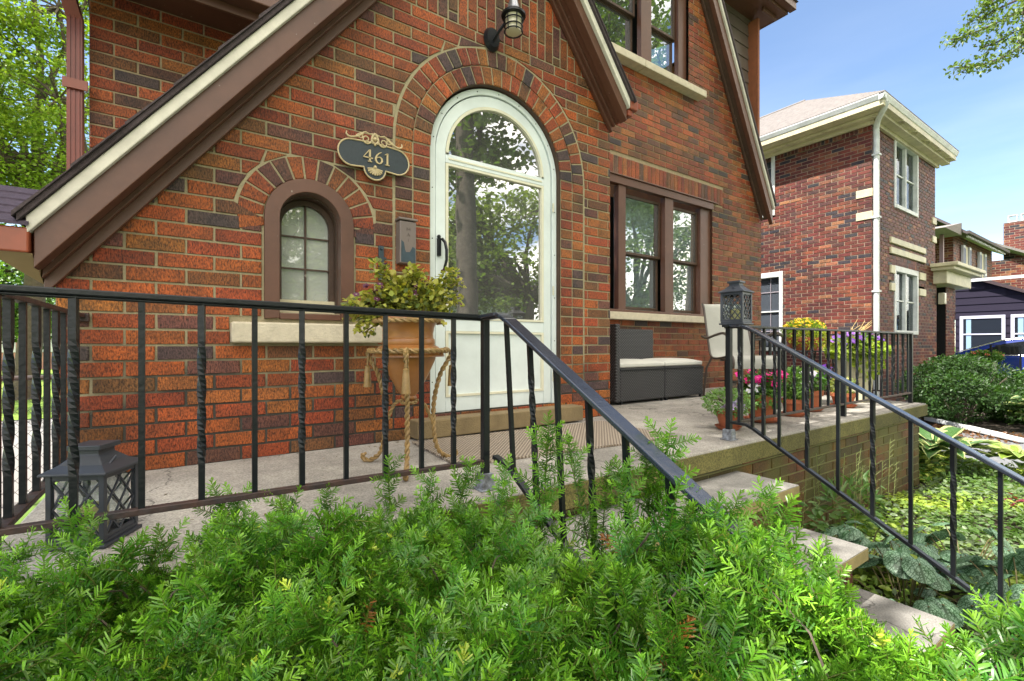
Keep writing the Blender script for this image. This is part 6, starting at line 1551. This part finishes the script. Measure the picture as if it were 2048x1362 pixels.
def build_yew():
    O=[];Xd=[];Zd=[];Sc=[];Tp=[];Pr=[];Li=[]
    stm=MB(); rg=np.random.default_rng(77)
    def spray(tip,dirv,L,up,light=0.,level=0):
        """a flat spray: main axis ending at tip, with side shoots in its plane"""
        dirv=dirv/np.linalg.norm(dirv); up=up-dirv*np.dot(up,dirv); up/=np.linalg.norm(up); side=np.cross(up,dirv)
        b=tip-dirv*L+up*L*.06
        # main axis shoots
        n=max(2,int(L/.05))
        for i in range(n):
            p=b+(tip-b)*(i/n); dd=dirv+rg.normal(0,.05,3)
            O.append(p);Xd.append(dd/np.linalg.norm(dd));Zd.append(up);Sc.append(1.0*rg.uniform(.9,1.1));Pr.append(1 if i<n-1 else 3);Tp.append(1 if i==n-1 else .35);Li.append(light)
        m=int(L/.027)
        for i in range(m):
            f=(i+.5)/m; p=b+(tip-b)*f
            for s in (1,-1):
                if rg.uniform()<.18: continue
                an=math.radians(rg.uniform(38,58)); dd=dirv*math.cos(an)+side*s*math.sin(an)+up*rg.normal(.12,.28); dd/=np.linalg.norm(dd)
                O.append(p);Xd.append(dd);Zd.append(up+rg.normal(0,.35,3));Sc.append((1.25-.5*f)*rg.uniform(.8,1.15));Pr.append(int(rg.integers(0,4)));Tp.append(.8);Li.append(light)
        stm.tube([tuple(b-dirv*.05-np.array([0,0,.05])),tuple(b),tuple(tip-dirv*.06)],[.0028,.0022,.0012],4)
    ctr=np.array([.25,.6,.1])
    N=0
    for layer,(cnt,dz,jit) in enumerate(((820,0.,.03),(760,-.075,.035),(420,-.17,.05))):
        k=0;kk=0
        while k<cnt and kk<30000:
            x=rg.uniform(-1.05,1.08);y=rg.uniform(-.35,1.36)
            if x>.93 and y>.62: continue
            if x>.90 and y>.52: continue
            if math.hypot(x,y)<.17: continue
            d2=x*.5664+y*.8241
            if d2<-.1: continue
            k+=1
            z=yew_surface(x,y)+dz+rg.normal(0,jit)
            if y>1.25: z-=.05
            out=np.array([x*.35+rg.normal(0,.5),(y-.6)*.3-.15+rg.normal(0,.5),rg.uniform(.35,1.0)])
            # sprays lean along the surface
            up=np.array([rg.normal(0,.35),rg.normal(-.35,.35),.9])
            tu=x*.5664+y*.8241
            if tu>.15:
                pu=1024+938*(x*.8241-y*.5664)/tu; pv=690-938*(z-1.27)/tu
                if pv<np.interp(pu,VBU,VBV)+rg.uniform(-14,22): k-=1; kk+=1; continue
            spray(np.array([x,y,z]),out,rg.uniform(.10,.16),up,light=(rg.uniform()<.42)*rg.uniform(.2,1))
    for _ in range(240):
        y=rg.uniform(.12,.56); zr=.917+(y-.537)*.565
        p=np.array([rg.uniform(.76,.93),y,zr+rg.uniform(-.03,.075)])
        tu=p[0]*.5664+p[1]*.8241; pu=1024+938*(p[0]*.8241-p[1]*.5664)/tu; pv=690-938*(p[2]-1.27)/tu
        if pv<np.interp(pu,VBU,VBV)+rg.uniform(-8,18): continue
        spray(p,np.array([rg.normal(0,.5),rg.normal(-.2,.5),rg.uniform(.3,1)]),rg.uniform(.09,.15),np.array([rg.normal(-.2,.35),rg.normal(-.4,.35),.8]),light=(rg.uniform()<.4)*rg.uniform(.3,1))
    # tall leaders that break the outline (pixel of tip -> point)
    def sp(u,v,t): return scr(u,v,t)
    for (u,v,t,L) in ((1100,850,1.22,.34),(1135,880,1.2,.3),(1215,935,1.12,.3),(1340,860,1.14,.22),(1520,985,.98,.22),(1475,1000,.96,.18),(1425,1055,.92,.18),(940,935,1.42,.22),(860,960,1.4,.2),(775,935,1.45,.16),(590,1000,1.35,.2),(490,990,1.30,.22),(435,985,1.3,.22),(560,1010,1.28,.18),(655,985,1.4,.18),(135,1035,1.08,.26),(60,1080,1.0,.26),(30,1110,.98,.24),(180,1065,1.05,.2),(330,1080,1.15,.16),(1235,945,1.12,.3),(1290,905,1.12,.22),(1640,1110,.92,.2),(1590,1160,.9,.14),(1640,1125,.86,.12),(1980,1235,.78,.22),(2040,1250,.74,.2),(1500,1075,.9,.12),(1380,985,1.0,.22),(1200,1185,.86,.12),(860,1260,.74,.12),(1010,940,1.36,.2)):
        lead=rg.normal(0,.25,3); lead[2]=1
        spray(sp(u,v,t),lead,L,np.array([rg.normal(-.3,.3),-.8,.35]),light=.5)
    O_,X_,Z_=np.array(O),np.array(Xd),np.array(Zd); Z_/=np.linalg.norm(Z_,axis=1,keepdims=True)
    V,F,T,Sx,Id=place(PROT,np.array(Pr),O_,X_,Z_,np.array(Sc))
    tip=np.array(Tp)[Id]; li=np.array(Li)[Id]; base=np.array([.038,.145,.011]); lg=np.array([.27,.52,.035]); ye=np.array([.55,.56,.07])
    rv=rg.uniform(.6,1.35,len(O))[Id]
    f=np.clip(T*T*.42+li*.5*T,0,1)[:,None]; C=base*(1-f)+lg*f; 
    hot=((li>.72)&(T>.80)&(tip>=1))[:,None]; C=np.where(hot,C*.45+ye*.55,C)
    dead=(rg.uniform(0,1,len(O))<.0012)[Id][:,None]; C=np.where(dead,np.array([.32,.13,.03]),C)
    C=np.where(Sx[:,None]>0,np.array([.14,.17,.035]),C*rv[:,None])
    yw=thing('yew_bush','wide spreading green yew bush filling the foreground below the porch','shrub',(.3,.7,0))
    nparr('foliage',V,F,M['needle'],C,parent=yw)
    for k in range(46):
        a=rg.uniform(-.9,1.0);b=rg.uniform(.05,1.3); x0,y0=.3+rg.normal(0,.12),.7+rg.normal(0,.12)
        stm.tube([(x0,y0,0),(x0+(a-x0)*.45,y0+(b-y0)*.45,.35),(a,b,yew_surface(a,b)-.14)],[.016,.009,.004],6)
    stm.build('branch',M['bark'],yw,smooth=True)
    print('yew shoots',len(O),'faces',len(F))
build_yew()
